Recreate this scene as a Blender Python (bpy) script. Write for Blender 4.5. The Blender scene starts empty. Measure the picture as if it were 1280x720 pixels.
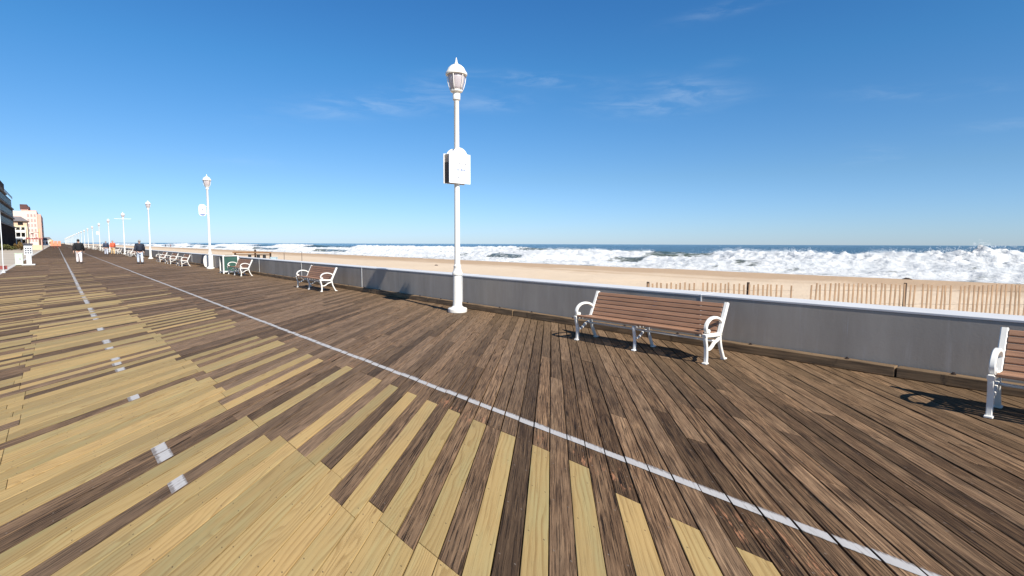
import bpy, bmesh, math, random
import numpy as np
from mathutils import Vector, Matrix
random.seed(7); rng = np.random.RandomState(11)
S = bpy.context.scene; COL = S.collection
R = math.radians

# ------------------------------------------------------------------ node helpers
def newmat(name):
    m = bpy.data.materials.new(name); m.use_nodes = True
    nt = m.node_tree; b = nt.nodes['Principled BSDF']
    return m, nt, b
def N(nt, typ, **kw):
    n = nt.nodes.new(typ)
    for k, v in kw.items():
        if k.startswith('i_'): n.inputs[int(k[2:])].default_value = v
        else: setattr(n, k, v)
    return n
def L(nt, a, b): nt.links.new(a, b)
def math_(nt, op, a, b=None, c=None, clamp=False):
    n = nt.nodes.new('ShaderNodeMath'); n.operation = op; n.use_clamp = clamp
    for i, v in enumerate((a, b, c)):
        if v is None: continue
        if isinstance(v, (int, float)): n.inputs[i].default_value = v
        else: nt.links.new(v, n.inputs[i])
    return n.outputs[0]
def mixc(nt, fac, a, b, blend='MIX'):
    n = nt.nodes.new('ShaderNodeMix'); n.data_type = 'RGBA'; n.blend_type = blend
    for s, v in ((n.inputs[0], fac), (n.inputs[6], a), (n.inputs[7], b)):
        if isinstance(v, (int, float)): s.default_value = v
        elif isinstance(v, tuple): s.default_value = (v + (1,))[:4]
        else: nt.links.new(v, s)
    return n.outputs[2]
def ramp(nt, fac, stops, interp='LINEAR'):
    n = nt.nodes.new('ShaderNodeValToRGB'); n.color_ramp.interpolation = interp
    el = n.color_ramp.elements
    while len(el) < len(stops): el.new(.5)
    for e, (p, c) in zip(el, stops):
        e.position = p; e.color = (c, c, c, 1) if isinstance(c, (int, float)) else tuple(c) + (1,)
    nt.links.new(fac, n.inputs[0]); return n.outputs[0]
def smooth(nt, v, lo, hi):
    n = nt.nodes.new('ShaderNodeMapRange'); n.interpolation_type = 'SMOOTHSTEP'
    nt.links.new(v, n.inputs[0]); n.inputs[1].default_value = lo; n.inputs[2].default_value = hi
    return n.outputs[0]
def mapping(nt, vec, scale=(1, 1, 1), loc=(0, 0, 0)):
    n = nt.nodes.new('ShaderNodeMapping'); nt.links.new(vec, n.inputs[0])
    n.inputs['Scale'].default_value = scale; n.inputs['Location'].default_value = loc
    return n.outputs[0]
def noise(nt, vec, scale=1., detail=4., rough=.55, dist=0.):
    n = nt.nodes.new('ShaderNodeTexNoise'); nt.links.new(vec, n.inputs['Vector'])
    n.inputs['Scale'].default_value = scale; n.inputs['Detail'].default_value = detail
    n.inputs['Roughness'].default_value = rough; n.inputs['Distortion'].default_value = dist
    return n.outputs[0]
def bump(nt, b, h, strength=.5, dist=.002):
    n = nt.nodes.new('ShaderNodeBump'); n.inputs['Strength'].default_value = strength
    n.inputs['Distance'].default_value = dist; nt.links.new(h, n.inputs['Height'])
    nt.links.new(n.outputs[0], b.inputs['Normal'])
def objco(nt): return nt.nodes.new('ShaderNodeTexCoord').outputs['Object']

def simple(name, col, rough=.6, var=.12, scale=6., metal=0., bmp=0., spec=.5, stretch=(1, 1, 1), dirt=None):
    m, nt, b = newmat(name); co = objco(nt)
    v = mapping(nt, co, stretch)
    n = noise(nt, v, scale, 5)
    d = tuple(c * (1 - var) for c in col); l = tuple(min(1, c * (1 + var)) for c in col)
    c = ramp(nt, n, [(.3, d), (.7, l)])
    if dirt:
        n2 = noise(nt, mapping(nt, co, (1, 1, .35)), scale * 3.1, 6, .7)
        c = mixc(nt, math_(nt, 'MULTIPLY', smooth(nt, n2, .58, .78), dirt[1]), c, dirt[0])
    L(nt, c, b.inputs['Base Color']); b.inputs['Roughness'].default_value = rough
    b.inputs['Metallic'].default_value = metal; b.inputs['Specular IOR Level'].default_value = spec
    if bmp: bump(nt, b, noise(nt, v, scale * 12, 6), .6, bmp)
    return m

# ------------------------------------------------------------------ materials
M = {}
def mat_deck():
    m, nt, b = newmat('deck_timber')
    at = N(nt, 'ShaderNodeAttribute', attribute_name='pk'); sep = N(nt, 'ShaderNodeSeparateColor'); L(nt, at.outputs['Color'], sep.inputs[0])
    new, r1, r2 = sep.outputs
    uv = N(nt, 'ShaderNodeUVMap', uv_map='grain').outputs[0]
    co = objco(nt); sx = N(nt, 'ShaderNodeSeparateXYZ'); L(nt, co, sx.inputs[0])
    # weathered boards
    n1 = noise(nt, mapping(nt, uv, (2.1, 56, 1)), 1, 8, .70, .3)
    n2 = noise(nt, mapping(nt, uv, (2.2, 100, 1)), 1, 5, .62, .3)
    n3 = noise(nt, mapping(nt, uv, (1.1, 9, 1)), 1, 5, .6, .5)
    n4 = noise(nt, mapping(nt, uv, (14, 60, 1)), 1, 4, .65)
    old = ramp(nt, n1, [(.32, (.018, .010, .006)), (.5, (.092, .056, .033)), (.68, (.25, .165, .100))])
    old = mixc(nt, math_(nt, 'MULTIPLY', smooth(nt, n3, .42, .72), .55), old, (.185, .128, .082))
    nm = noise(nt, mapping(nt, uv, (1.7, 13, 1), (4, 9, 0)), 1, 5, .6, .4)
    # the boards at the near right corner are the most weather-beaten
    rough = math_(nt, 'MULTIPLY', math_(nt, 'SUBTRACT', 1., smooth(nt, sx.outputs[1], 1.5, 7.5)), smooth(nt, sx.outputs[0], .5, 3.))
    old = mixc(nt, math_(nt, 'MULTIPLY_ADD', rough, -.36, .48), old, (.142, .103, .074))
    old = mixc(nt, math_(nt, 'MULTIPLY', smooth(nt, nm, .52, .68), math_(nt, 'MULTIPLY_ADD', rough, .40, .20)), old, (.030, .019, .013))
    pv = math_(nt, 'MULTIPLY_ADD', r1, 1.15, .62)
    old = mixc(nt, 1., old, N_comb(nt, pv), 'MULTIPLY')
    old = mixc(nt, math_(nt, 'MULTIPLY', r2, .45), old, mixc(nt, 1., old, (1.12, 1.0, .86), 'MULTIPLY'))
    # weathered boards are mixed to a lighter tan towards the wall
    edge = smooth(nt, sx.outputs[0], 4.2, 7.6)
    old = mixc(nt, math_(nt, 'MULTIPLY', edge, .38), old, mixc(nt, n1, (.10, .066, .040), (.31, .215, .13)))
    old = mixc(nt, 1., old, (1.08, 1.03, .95), 'MULTIPLY')
    crack = math_(nt, 'SUBTRACT', 1., smooth(nt, n2, .39, .48))
    crack = math_(nt, 'MULTIPLY', crack, math_(nt, 'MULTIPLY_ADD', r2, .45, .5))
    old = mixc(nt, crack, old, (.012, .008, .006))
    flake = smooth(nt, n4, .68, .76)
    old = mixc(nt, math_(nt, 'MULTIPLY', flake, .5), old, (.27, .20, .15))
    # fresh splinter scars beside the newly cut ends
    band = math_(nt, 'MULTIPLY', smooth(nt, sx.outputs[0], 2.78, 2.88), math_(nt, 'SUBTRACT', 1., smooth(nt, sx.outputs[0], 3.0, 3.14)))
    n5 = noise(nt, mapping(nt, uv, (3.5, 26, 1), (3.1, 7, 0)), 1, 4, .7)
    scar = math_(nt, 'MULTIPLY', band, math_(nt, 'MULTIPLY', smooth(nt, n5, .56, .62), math_(nt, 'GREATER_THAN', r2, .74)))
    old = mixc(nt, math_(nt, 'MULTIPLY', scar, .75), old, (.40, .19, .10))
    # new pressure treated pine
    warp = noise(nt, mapping(nt, uv, (.75, 5, 1)), 1, 2, .5)
    sv = N(nt, 'ShaderNodeSeparateXYZ'); L(nt, uv, sv.inputs[0])
    ph = math_(nt, 'ADD', math_(nt, 'MULTIPLY', sv.outputs[1], 28.), math_(nt, 'MULTIPLY', warp, math_(nt, 'MULTIPLY_ADD', r2, 11., 3.5)))
    w = math_(nt, 'FRACT', ph)
    ring = math_(nt, 'MULTIPLY', smooth(nt, w, .35, .9), math_(nt, 'SUBTRACT', 1., smooth(nt, w, .92, 1.)))
    ring = math_(nt, 'MULTIPLY', ring, math_(nt, 'MULTIPLY', smooth(nt, n3, .3, .62), .75))
    nb = mixc(nt, n3, (.435, .295, .118), (.52, .37, .162))
    nb = mixc(nt, math_(nt, 'MULTIPLY', smooth(nt, noise(nt, mapping(nt, uv, (.9, 7, 1), (9, 2, 0)), 1, 3), .45, .7), .6), nb, (.43, .365, .17))
    nb = mixc(nt, math_(nt, 'MULTIPLY', smooth(nt, r1, .6, 1), .5), nb, (.52, .325, .13))
    nb = mixc(nt, math_(nt, 'MULTIPLY', ring, .74), nb, (.26, .15, .05))
    nb = mixc(nt, math_(nt, 'MULTIPLY', smooth(nt, n1, .52, .70), .42), nb, (.25, .16, .06))
    nb = mixc(nt, math_(nt, 'MULTIPLY', math_(nt, 'SUBTRACT', 1., smooth(nt, n2, .30, .42)), .5), nb, (.16, .095, .04))
    pv2 = math_(nt, 'MULTIPLY_ADD', r1, .30, .66)
    nb = mixc(nt, 1., nb, N_comb(nt, pv2), 'MULTIPLY')
    kn = N(nt, 'ShaderNodeTexVoronoi', i_2=1.); L(nt, mapping(nt, uv, (1.5, 6.5, 1)), kn.inputs[0])
    knot = math_(nt, 'SUBTRACT', 1., smooth(nt, kn.outputs[0], .03, .09))
    nb = mixc(nt, math_(nt, 'MULTIPLY', knot, .7), nb, (.17, .085, .03))
    grime = noise(nt, mapping(nt, co, (.55, .55, 1)), 1, 6, .65)
    nb = mixc(nt, math_(nt, 'MULTIPLY', smooth(nt, grime, .42, .7), .42), nb, (.26, .195, .10))
    c = mixc(nt, new, old, nb)
    # nail heads: pairs every joist
    fu = math_(nt, 'ABSOLUTE', math_(nt, 'SUBTRACT', math_(nt, 'FRACT', math_(nt, 'MULTIPLY', sv.outputs[0], 1.75)), .5))
    uv2 = N(nt, 'ShaderNodeUVMap', uv_map='plain').outputs[0]; sp = N(nt, 'ShaderNodeSeparateXYZ'); L(nt, uv2, sp.inputs[0])
    fv = math_(nt, 'ABSOLUTE', math_(nt, 'SUBTRACT', math_(nt, 'ABSOLUTE', sp.outputs[1]), .045))
    d2 = math_(nt, 'ADD', math_(nt, 'POWER', math_(nt, 'DIVIDE', fu, 1.75), 2.), math_(nt, 'POWER', fv, 2.))
    nail = math_(nt, 'LESS_THAN', d2, .0055 ** 2)
    c = mixc(nt, math_(nt, 'MULTIPLY', nail, .8), c, mixc(nt, new, (.20, .16, .13), (.10, .07, .04)))
    L(nt, c, b.inputs['Base Color'])
    L(nt, mixf(nt, new, .72, .6), b.inputs['Roughness'])
    b.inputs['Specular IOR Level'].default_value = .12
    hgt = math_(nt, 'ADD', n1, math_(nt, 'MULTIPLY', crack, -.9))
    hgt = math_(nt, 'MULTIPLY', hgt, math_(nt, 'MULTIPLY_ADD', new, -.75, 1.))
    bump(nt, b, hgt, .9, .004)
    return m
def N_comb(nt, v):
    n = nt.nodes.new('ShaderNodeCombineColor')
    for i in range(3): nt.links.new(v, n.inputs[i])
    return n.outputs[0]
def mixf(nt, f, a, b_):
    n = nt.nodes.new('ShaderNodeMix'); nt.links.new(f, n.inputs[0])
    n.inputs[2].default_value = a; n.inputs[3].default_value = b_
    return n.outputs[0]
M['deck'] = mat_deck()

def mat_line():
    m, nt, b = newmat('worn_line_paint'); uv = N(nt, 'ShaderNodeUVMap', uv_map='grain').outputs[0]
    n1 = noise(nt, mapping(nt, uv, (5, 70, 1)), 1, 6, .7)
    n2 = noise(nt, mapping(nt, uv, (2.5, 9, 1)), 1, 4)
    c = mixc(nt, n2, (.36, .34, .33), (.50, .48, .46))
    ox = N(nt, 'ShaderNodeSeparateXYZ'); L(nt, objco(nt), ox.inputs[0])
    ed = math_(nt, 'MINIMUM', math_(nt, 'ABSOLUTE', math_(nt, 'SUBTRACT', ox.outputs[0], 3.224)), math_(nt, 'ABSOLUTE', math_(nt, 'SUBTRACT', ox.outputs[0], .555)))
    wsum = math_(nt, 'ADD', math_(nt, 'ADD', n1, math_(nt, 'MULTIPLY', n2, .35)), math_(nt, 'MULTIPLY', smooth(nt, ed, .026, .05), .22))
    wear = smooth(nt, wsum, .72, .90)
    c = mixc(nt, math_(nt, 'MULTIPLY', wear, .75), c, (.11, .08, .062))
    L(nt, c, b.inputs['Base Color']); b.inputs['Roughness'].default_value = .7
    bump(nt, b, n1, .5, .002); return m
M['line'] = mat_line()

M['white'] = simple('white_enamel', (.80, .77, .70), .32, .03, 3, dirt=((.55, .47, .36), .35))
M['white_dull'] = simple('white_enamel_underside', (.78, .77, .74), .4, .05, 9, dirt=((.45, .36, .26), .6))
M['slat'] = simple('brown_plastic_timber', (.315, .165, .092), .65, .18, 3.0, bmp=.0006, stretch=(14, 1, 14), dirt=((.30, .20, .14), .35))
def slat_fade():
    m = M['slat']; nt = m.node_tree; b = nt.nodes['Principled BSDF']; src = b.inputs['Base Color'].links[0].from_socket
    g = N(nt, 'ShaderNodeNewGeometry').outputs['Random Per Island']
    L(nt, mixc(nt, 1., src, ramp(nt, g, [(0, (.80, .80, .82)), (1, (1.18, 1.2, 1.24))]), 'MULTIPLY'), b.inputs['Base Color'])
slat_fade()
def mat_globe():
    m, nt, b = newmat('ribbed_lamp_acrylic'); co = objco(nt)
    w = N(nt, 'ShaderNodeTexNoise'); L(nt, mapping(nt, co, (40, 40, 6)), w.inputs[0])
    c = ramp(nt, w.outputs[0], [(.35, (.50, .44, .45)), (.7, (.68, .61, .61))]); L(nt, c, b.inputs['Base Color'])
    b.inputs['Roughness'].default_value = .28; b.inputs['Transmission Weight'].default_value = .15
    bump(nt, b, w.outputs[0], .5, .004); return m
M['globe'] = mat_globe()
M['sign_white'] = simple('white_sign_enamel', (.84, .84, .84), .35, .02, 4)
M['sign_dark'] = simple('brown_sign_box', (.06, .04, .028), .6, .2, 9)
M['sign_beige'] = simple('beige_sign_box', (.45, .36, .27), .6, .1, 9)
M['ink_grey'] = simple('faded_grey_lettering', (.20, .21, .24), .6, .1, 30)
M['ink_blue'] = simple('faded_blue_lettering', (.13, .18, .34), .6, .3, 30)

def mat_wall():
    m, nt, b = newmat('seawall_concrete'); co = objco(nt)
    n1 = noise(nt, mapping(nt, co, (1, .9, .22)), 1.7, 6, .6)
    n2 = noise(nt, mapping(nt, co, (1, 6, .5)), 1.3, 5, .7)
    n3 = noise(nt, co, 30, 6, .7)
    c = ramp(nt, n1, [(.3, (.32, .280, .235)), (.7, (.43, .382, .325))])
    c = mixc(nt, math_(nt, 'MULTIPLY', smooth(nt, n2, .5, .75), .5), c, (.45, .41, .375))
    c = mixc(nt, math_(nt, 'MULTIPLY', smooth(nt, n3, .55, .75), .3), c, (.22, .195, .175))
    n4 = noise(nt, mapping(nt, co, (1, 1.1, .8), (0, 3.3, 0)), .9, 4)
    c = mixc(nt, math_(nt, 'MULTIPLY', smooth(nt, n4, .58, .72), .45), c, (.235, .21, .195))
    n6 = noise(nt, mapping(nt, co, (1, 9, .35), (0, 1.7, 0)), 1.6, 3, .5)
    c = mixc(nt, math_(nt, 'MULTIPLY', smooth(nt, n6, .70, .76), .5), c, (.42, .41, .41))
    L(nt, c, b.inputs['Base Color']); b.inputs['Roughness'].default_value = .85; b.inputs['Specular IOR Level'].default_value = .15
    bump(nt, b, math_(nt, 'ADD', n3, n1), .5, .003); return m
M['wall'] = mat_wall()
M['cap'] = simple('pale_wall_cap', (.56, .56, .565), .75, .06, 1.2, bmp=.0012, dirt=((.45, .42, .37), .4))  # top of the wall, coloured paler than the wall body
M['seal'] = simple('white_joint_seal', (.72, .72, .70), .6, .06, 9)
M['beam'] = simple('weathered_kerb_timber', (.17, .108, .056), .8, .6, 3.2, bmp=.002, stretch=(9, .5, 9), dirt=((.035, .022, .013), .9))
M['iron'] = simple('rusty_bolt_iron', (.05, .035, .03), .6, .3, 20, metal=.5)
M['joist'] = simple('dark_under_deck_soil', (.02, .016, .013), .9, .3, 2)

def mat_sand():
    m, nt, b = newmat('beach_sand'); co = objco(nt); sx = N(nt, 'ShaderNodeSeparateXYZ'); L(nt, co, sx.inputs[0])
    n1 = noise(nt, co, .12, 6, .6); n2 = noise(nt, co, 2.2, 6, .65); n3 = noise(nt, mapping(nt, co, (1.2, .05, 1)), .5, 4)
    c = mixc(nt, n1, (.60, .462, .32), (.66, .525, .382))
    c = mixc(nt, math_(nt, 'MULTIPLY', smooth(nt, n2, .52, .72), .22), c, (.44, .32, .20))
    x = math_(nt, 'ADD', sx.outputs[0], math_(nt, 'MULTIPLY_ADD', n3, 10., -5.))
    x = math_(nt, 'ADD', x, math_(nt, 'MULTIPLY_ADD', n1, 8., -4.))
    damp = smooth(nt, x, 29., 35.); wet = smooth(nt, x, 51., 56.)
    c = mixc(nt, math_(nt, 'MULTIPLY', damp, .85), c, (.41, .275, .165))
    c = mixc(nt, math_(nt, 'MULTIPLY', wet, .7), c, (.25, .165, .10))
    L(nt, c, b.inputs['Base Color'])
    b.inputs['Specular IOR Level'].default_value = .25; b.inputs['Roughness'].default_value = .9
    bump(nt, b, math_(nt, 'ADD', n2, noise(nt, co, 9, 4)), .8, .05); return m
M['sand'] = mat_sand()

def mat_sea():
    m, nt, b = newmat('surf_and_sea')
    at = N(nt, 'ShaderNodeAttribute', attribute_name='wv'); sep = N(nt, 'ShaderNodeSeparateColor'); L(nt, at.outputs['Color'], sep.inputs[0])
    foam, olive, deep = sep.outputs
    co = objco(nt)
    n1 = noise(nt, mapping(nt, co, (1, .55, 1)), .55, 8, .68, .4); n2 = noise(nt, mapping(nt, co, (1, .4, 1)), 2.2, 7, .7)
    nn = math_(nt, 'ADD', math_(nt, 'MULTIPLY', n1, .6), math_(nt, 'MULTIPLY', n2, .4))
    f = math_(nt, 'ADD', foam, math_(nt, 'MULTIPLY_ADD', nn, 2.8, -1.4))
    f = smooth(nt, f, .30, .70)
    big = noise(nt, mapping(nt, co, (.03, .006, 1)), 1, 5)
    water = mixc(nt, big, (.004, .024, .048), (.008, .042, .070))
    water = mixc(nt, olive, water, (.085, .105, .040))
    water = mixc(nt, math_(nt, 'MULTIPLY', deep, .85), water, (.15, .165, .14))
    n7 = noise(nt, mapping(nt, co, (1, .5, 1), (3, 8, 0)), .9, 7, .7)
    fc = mixc(nt, ramp(nt, n7, [(.35, 0.), (.62, 1.)]), (.56, .58, .59), (.82, .82, .80))
    fc = mixc(nt, math_(nt, 'MULTIPLY', smooth(nt, n2, .5, .66), .6), fc, (.86, .86, .84))
    c = mixc(nt, f, water, fc)
    L(nt, c, b.inputs['Base Color'])
    L(nt, mixf(nt, f, .16, .9), b.inputs['Roughness'])
    b.inputs['IOR'].default_value = 1.33; L(nt, mixf(nt, f, .5, .1), b.inputs['Specular IOR Level'])
    wv = noise(nt, mapping(nt, co, (1, .35, 1)), .35, 9, .62)
    wv2 = noise(nt, mapping(nt, co, (1, .35, 1)), .06, 5, .6)
    h = math_(nt, 'ADD', math_(nt, 'MULTIPLY', wv, .9), math_(nt, 'ADD', math_(nt, 'MULTIPLY', wv2, 3.), math_(nt, 'MULTIPLY', n2, .5)))
    bump(nt, b, h, 1., .8); return m
M['sea'] = mat_sea()

M['pave'] = simple('tan_concrete_paving', (.44, .375, .295), .85, .12, .25, bmp=.002, dirt=((.30, .25, .2), .4))
M['edge'] = simple('pale_edge_concrete', (.52, .49, .45), .8, .08, 1.2)
M['ground'] = simple('sandy_inland_ground', (.33, .28, .20), .95, .2, .02)
M['picket'] = simple('weathered_picket_wood', (.31, .20, .118), .8, .35, 4, stretch=(6, 6, .6))
M['post'] = simple('dark_fence_post_wood', (.055, .032, .02), .85, .3, 6)
M['wire'] = simple('rusty_fence_wire', (.16, .12, .09), .6, .2, 9, metal=.4)
M['steel'] = simple('grey_rusty_steel', (.15, .115, .09), .7, .25, 9)
M['railwood'] = simple('brown_rail_wood', (.26, .135, .06), .75, .3, 3)  # brown wood tone with random variation, for the beach rail beams
M['black'] = simple('black_rubber', (.015, .014, .014), .7, .2, 9)
M['palebox'] = simple('pale_blue_plastic', (.45, .58, .62), .5, .1, 5)
M['green'] = simple('dark_green_bin_panel', (.028, .085, .062), .5, .2, 4)
M['brown_wall'] = simple('dark_brown_cladding', (.060, .042, .036), .85, .25, .6, spec=.12)
M['bluegrey'] = simple('dark_slate_wall', (.034, .034, .042), .8, .25, .7, spec=.15)
M['band'] = simple('grey_concrete_band', (.16, .145, .135), .8, .12, .8)
M['glass'] = simple('dark_window_glass', (.022, .020, .020), .35, .3, .8, spec=.25)
M['cream'] = simple('cream_render', (.64, .54, .38), .85, .06, .4)
M['peach'] = simple('peach_render', (.70, .47, .32), .85, .06, .4)
M['pink'] = simple('pink_render', (.62, .36, .29), .85, .06, .3)
M['palepink'] = simple('pale_pink_render', (.70, .53, .45), .85, .05, .3)
M['roof'] = simple('grey_shingle_roof', (.19, .17, .17), .85, .15, 1.2)
M['maroon'] = simple('maroon_roof_plant', (.10, .040, .034), .8, .2, .8)
M['balc'] = simple('white_balcony_rail', (.78, .76, .72), .6, .05, 2)
M['salmon'] = simple('salmon_tower_render', (.60, .35, .27), .85, .06, .3)
M['red'] = simple('red_canvas', (.24, .055, .045), .7, .2, 2)
M['orange'] = simple('orange_plastic', (.66, .22, .11), .6, .15, 2)
M['tanpost'] = simple('tan_painted_post', (.62, .44, .22), .7, .1, 2)
M['mint'] = simple('pale_green_metal', (.56, .64, .50), .5, .08, 3)
M['kiosk'] = simple('pale_kiosk_metal', (.68, .69, .68), .45, .06, 4)
M['kiosk_dark'] = simple('dark_kiosk_face', (.055, .055, .07), .5, .3, 9)
M['bark'] = simple('shrub_stem_bark', (.10, .07, .045), .9, .3, 8)
def mat_leaf(name, a, b_):
    m, nt, b = newmat(name); g = N(nt, 'ShaderNodeNewGeometry').outputs['Random Per Island']
    L(nt, mixc(nt, g, a, b_), b.inputs['Base Color']); b.inputs['Roughness'].default_value = .7
    return m
M['leaf_olive'] = mat_leaf('olive_shrub_leaves', (.06, .075, .018), (.14, .125, .03))
M['leaf_brown'] = mat_leaf('brown_autumn_leaves', (.13, .075, .022), (.22, .14, .04))
M['pinkglass'] = simple('curtained_window_glass', (.42, .30, .27), .3, .2, .8)
M['skin'] = simple('skin', (.52, .31, .22), .55, .08, 9)
M['hair'] = simple('dark_hair', (.02, .014, .012), .6, .3, 40)
M['hair_grey'] = simple('grey_hair', (.30, .29, .28), .6, .2, 40)
M['shoe'] = simple('dark_shoe_leather', (.02, .017, .016), .5, .2, 9)
M['c_black'] = simple('black_fleece', (.008, .008, .009), .9, .3, 12)
M['c_navy'] = simple('navy_jacket_cloth', (.014, .018, .032), .8, .3, 12)
M['c_navy2'] = simple('faded_navy_cloth', (.035, .045, .075), .8, .3, 12)
M['c_white'] = simple('white_trouser_cloth', (.80, .74, .72), .85, .06, 8)
M['c_jean'] = simple('pale_blue_denim', (.56, .63, .72), .85, .1, 8)
M['c_grey'] = simple('light_grey_denim', (.48, .50, .56), .85, .1, 8)
M['c_orange'] = simple('coral_orange_shirt', (.72, .12, .055), .85, .1, 8)
M['c_khaki'] = simple('khaki_trouser_cloth', (.62, .42, .20), .85, .1, 8)
M['c_green'] = simple('dark_green_coat', (.02, .12, .06), .85, .1, 8)
M['c_red'] = simple('dull_red_coat', (.22, .05, .05), .85, .1, 8)
M['eye'] = simple('dark_eye', (.02, .015, .012), .2, .1, 9)

# ------------------------------------------------------------------ object helpers
def link(o, parent=None):
    COL.objects.link(o)
    if parent: o.parent = parent
    return o
def tag(o, label=None, cat=None, group=None, kind=None):
    if label: o['label'] = label
    if cat: o['category'] = cat
    if group: o['group'] = group
    if kind: o['kind'] = kind
    return o
def empty(name, loc, rz=0., label=None, cat=None, group=None):
    o = bpy.data.objects.new(name, None); o.empty_display_size = .2; o.location = loc; o.rotation_euler = (0, 0, rz)
    link(o); return tag(o, label, cat, group)
def meshobj(name, me, mat, parent=None, smooth_=False):
    if mat: me.materials.append(mat)
    if smooth_: me.polygons.foreach_set('use_smooth', [True] * len(me.polygons))
    o = bpy.data.objects.new(name, me); link(o, parent); return o
class MB:
    def __init__(s): s.bm = bmesh.new()
    def box(s, c, d, rot=None, bev=0.):
        mt = Matrix.Translation(c)
        if rot is not None: mt = mt @ rot
        r = bmesh.ops.create_cube(s.bm, size=1., matrix=mt @ Matrix.Diagonal((d[0], d[1], d[2], 1)))
        if bev:
            es = list({e for v in r['verts'] for e in v.link_edges})
            bmesh.ops.bevel(s.bm, geom=es, offset=bev, segments=1, affect='EDGES', profile=.5)
        return s
    def bb(s, a, b, bev=0.):
        return s.box([(p + q) / 2 for p, q in zip(a, b)], [abs(q - p) for p, q in zip(a, b)], None, bev)
    def loft(s, rings, cap=True, closed=False):
        vr = [[s.bm.verts.new(p) for p in r] for r in rings]; n = len(vr[0]); k = len(vr)
        for i in range(k if closed else k - 1):
            a, b = vr[i], vr[(i + 1) % k]
            for j in range(n): s.bm.faces.new((a[j], a[(j + 1) % n], b[(j + 1) % n], b[j]))
        if cap and not closed:
            s.bm.faces.new(vr[0][::-1]); s.bm.faces.new(vr[-1])
        return s
    def lathe(s, prof, seg=20, c=(0, 0, 0)):
        return s.loft([[(c[0] + r * math.cos(2 * math.pi * j / seg), c[1] + r * math.sin(2 * math.pi * j / seg), c[2] + z) for j in range(seg)] for r, z in prof])
    def tube(s, pts, rad, seg=8):
        pts = [Vector(p) for p in pts]; n = len(pts); rad = rad if isinstance(rad, (list, tuple)) else [rad] * n
        rings = []; up = None
        for i, p in enumerate(pts):
            t = (pts[min(i + 1, n - 1)] - pts[max(i - 1, 0)]).normalized()
            if up is None: up = t.orthogonal().normalized()
            up = (up - t * up.dot(t)).normalized(); sd = t.cross(up)
            rings.append([p + rad[i] * (math.cos(2 * math.pi * j / seg) * up + math.sin(2 * math.pi * j / seg) * sd) for j in range(seg)])
        return s.loft(rings)
    def bar(s, path, w, th, y=0.):
        """flat iron bar swept along a path in the XZ plane; w in plane, th along Y (chamfered section)"""
        pts = [Vector((p[0], 0, p[1])) for p in path]; n = len(pts); w = w if isinstance(w, (list, tuple)) else [w] * n
        rings = []
        for i, p in enumerate(pts):
            t = (pts[min(i + 1, n - 1)] - pts[max(i - 1, 0)]).normalized(); nr = Vector((-t.z, 0, t.x))
            a = w[i] / 2; h = th / 2; k = .7
            sec = [(a, h * k), (a * k, h), (-a * k, h), (-a, h * k), (-a, -h * k), (-a * k, -h), (a * k, -h), (a, -h * k)]
            rings.append([p + nr * q[0] + Vector((0, y + q[1], 0)) for q in sec])
        return s.loft(rings)
    def ball(s, c, r, u=10, v=7, sc=(1, 1, 1)):
        bmesh.ops.create_uvsphere(s.bm, u_segments=u, v_segments=v, radius=r, matrix=Matrix.Translation(c) @ Matrix.Diagonal((sc[0], sc[1], sc[2], 1))); return s
    def build(s, name, mat, parent=None, sm=False, angle=None):
        bmesh.ops.recalc_face_normals(s.bm, faces=s.bm.faces)
        me = bpy.data.meshes.new(name); s.bm.to_mesh(me); s.bm.free()
        o = meshobj(name, me, mat, parent, sm)
        if sm and angle:
            me.set_sharp_from_angle(angle=R(angle))
        return o
def spline(pts, n=6):
    """Catmull-Rom through 2D/3D points"""
    P = [np.array(p, float) for p in pts]; P = [2 * P[0] - P[1]] + P + [2 * P[-1] - P[-2]]; out = []
    for i in range(1, len(P) - 2):
        for k in range(n):
            t = k / n
            out.append(.5 * ((2 * P[i]) + (-P[i - 1] + P[i + 1]) * t + (2 * P[i - 1] - 5 * P[i] + 4 * P[i + 1] - P[i + 2]) * t * t + (-P[i - 1] + 3 * P[i] - 3 * P[i + 1] + P[i + 2]) * t ** 3))
    out.append(P[-2]); return [tuple(p) for p in out]
KIDS = {}
def kids(o):
    return [c for c in COL.objects if c.parent == o]
def copy_tree(o, parent=None, depth=0):
    if o.name not in KIDS: KIDS[o.name] = kids(o)
    c = o.copy(); COL.objects.link(c)
    if parent: c.parent = parent
    for ch in KIDS[o.name]: copy_tree(ch, c)
    return c
def fbm(x, y, oct=4, seed=0, gain=.5):
    x = np.asarray(x, float); y = np.asarray(y, float); out = np.zeros(np.broadcast(x, y).shape); amp = 1.; tot = 0.
    def h(i, j, s):
        n = (i * 374761393 + j * 668265263 + s * 974711) & 0x7fffffff
        n = ((n ^ (n >> 13)) * 1274126177) & 0x7fffffff
        return ((n ^ (n >> 16)) & 0xffff) / 65535.
    for o in range(oct):
        i = np.floor(x).astype(np.int64); j = np.floor(y).astype(np.int64); fx = x - i; fy = y - j
        fx = fx * fx * (3 - 2 * fx); fy = fy * fy * (3 - 2 * fy); s = seed + o * 17
        v = (h(i, j, s) * (1 - fx) + h(i + 1, j, s) * fx) * (1 - fy) + (h(i, j + 1, s) * (1 - fx) + h(i + 1, j + 1, s) * fx) * fy
        out = out + v * amp; tot += amp; amp *= gain; x = x * 2.03 + 5.1; y = y * 2.03 + 3.7
    return out / tot
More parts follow.
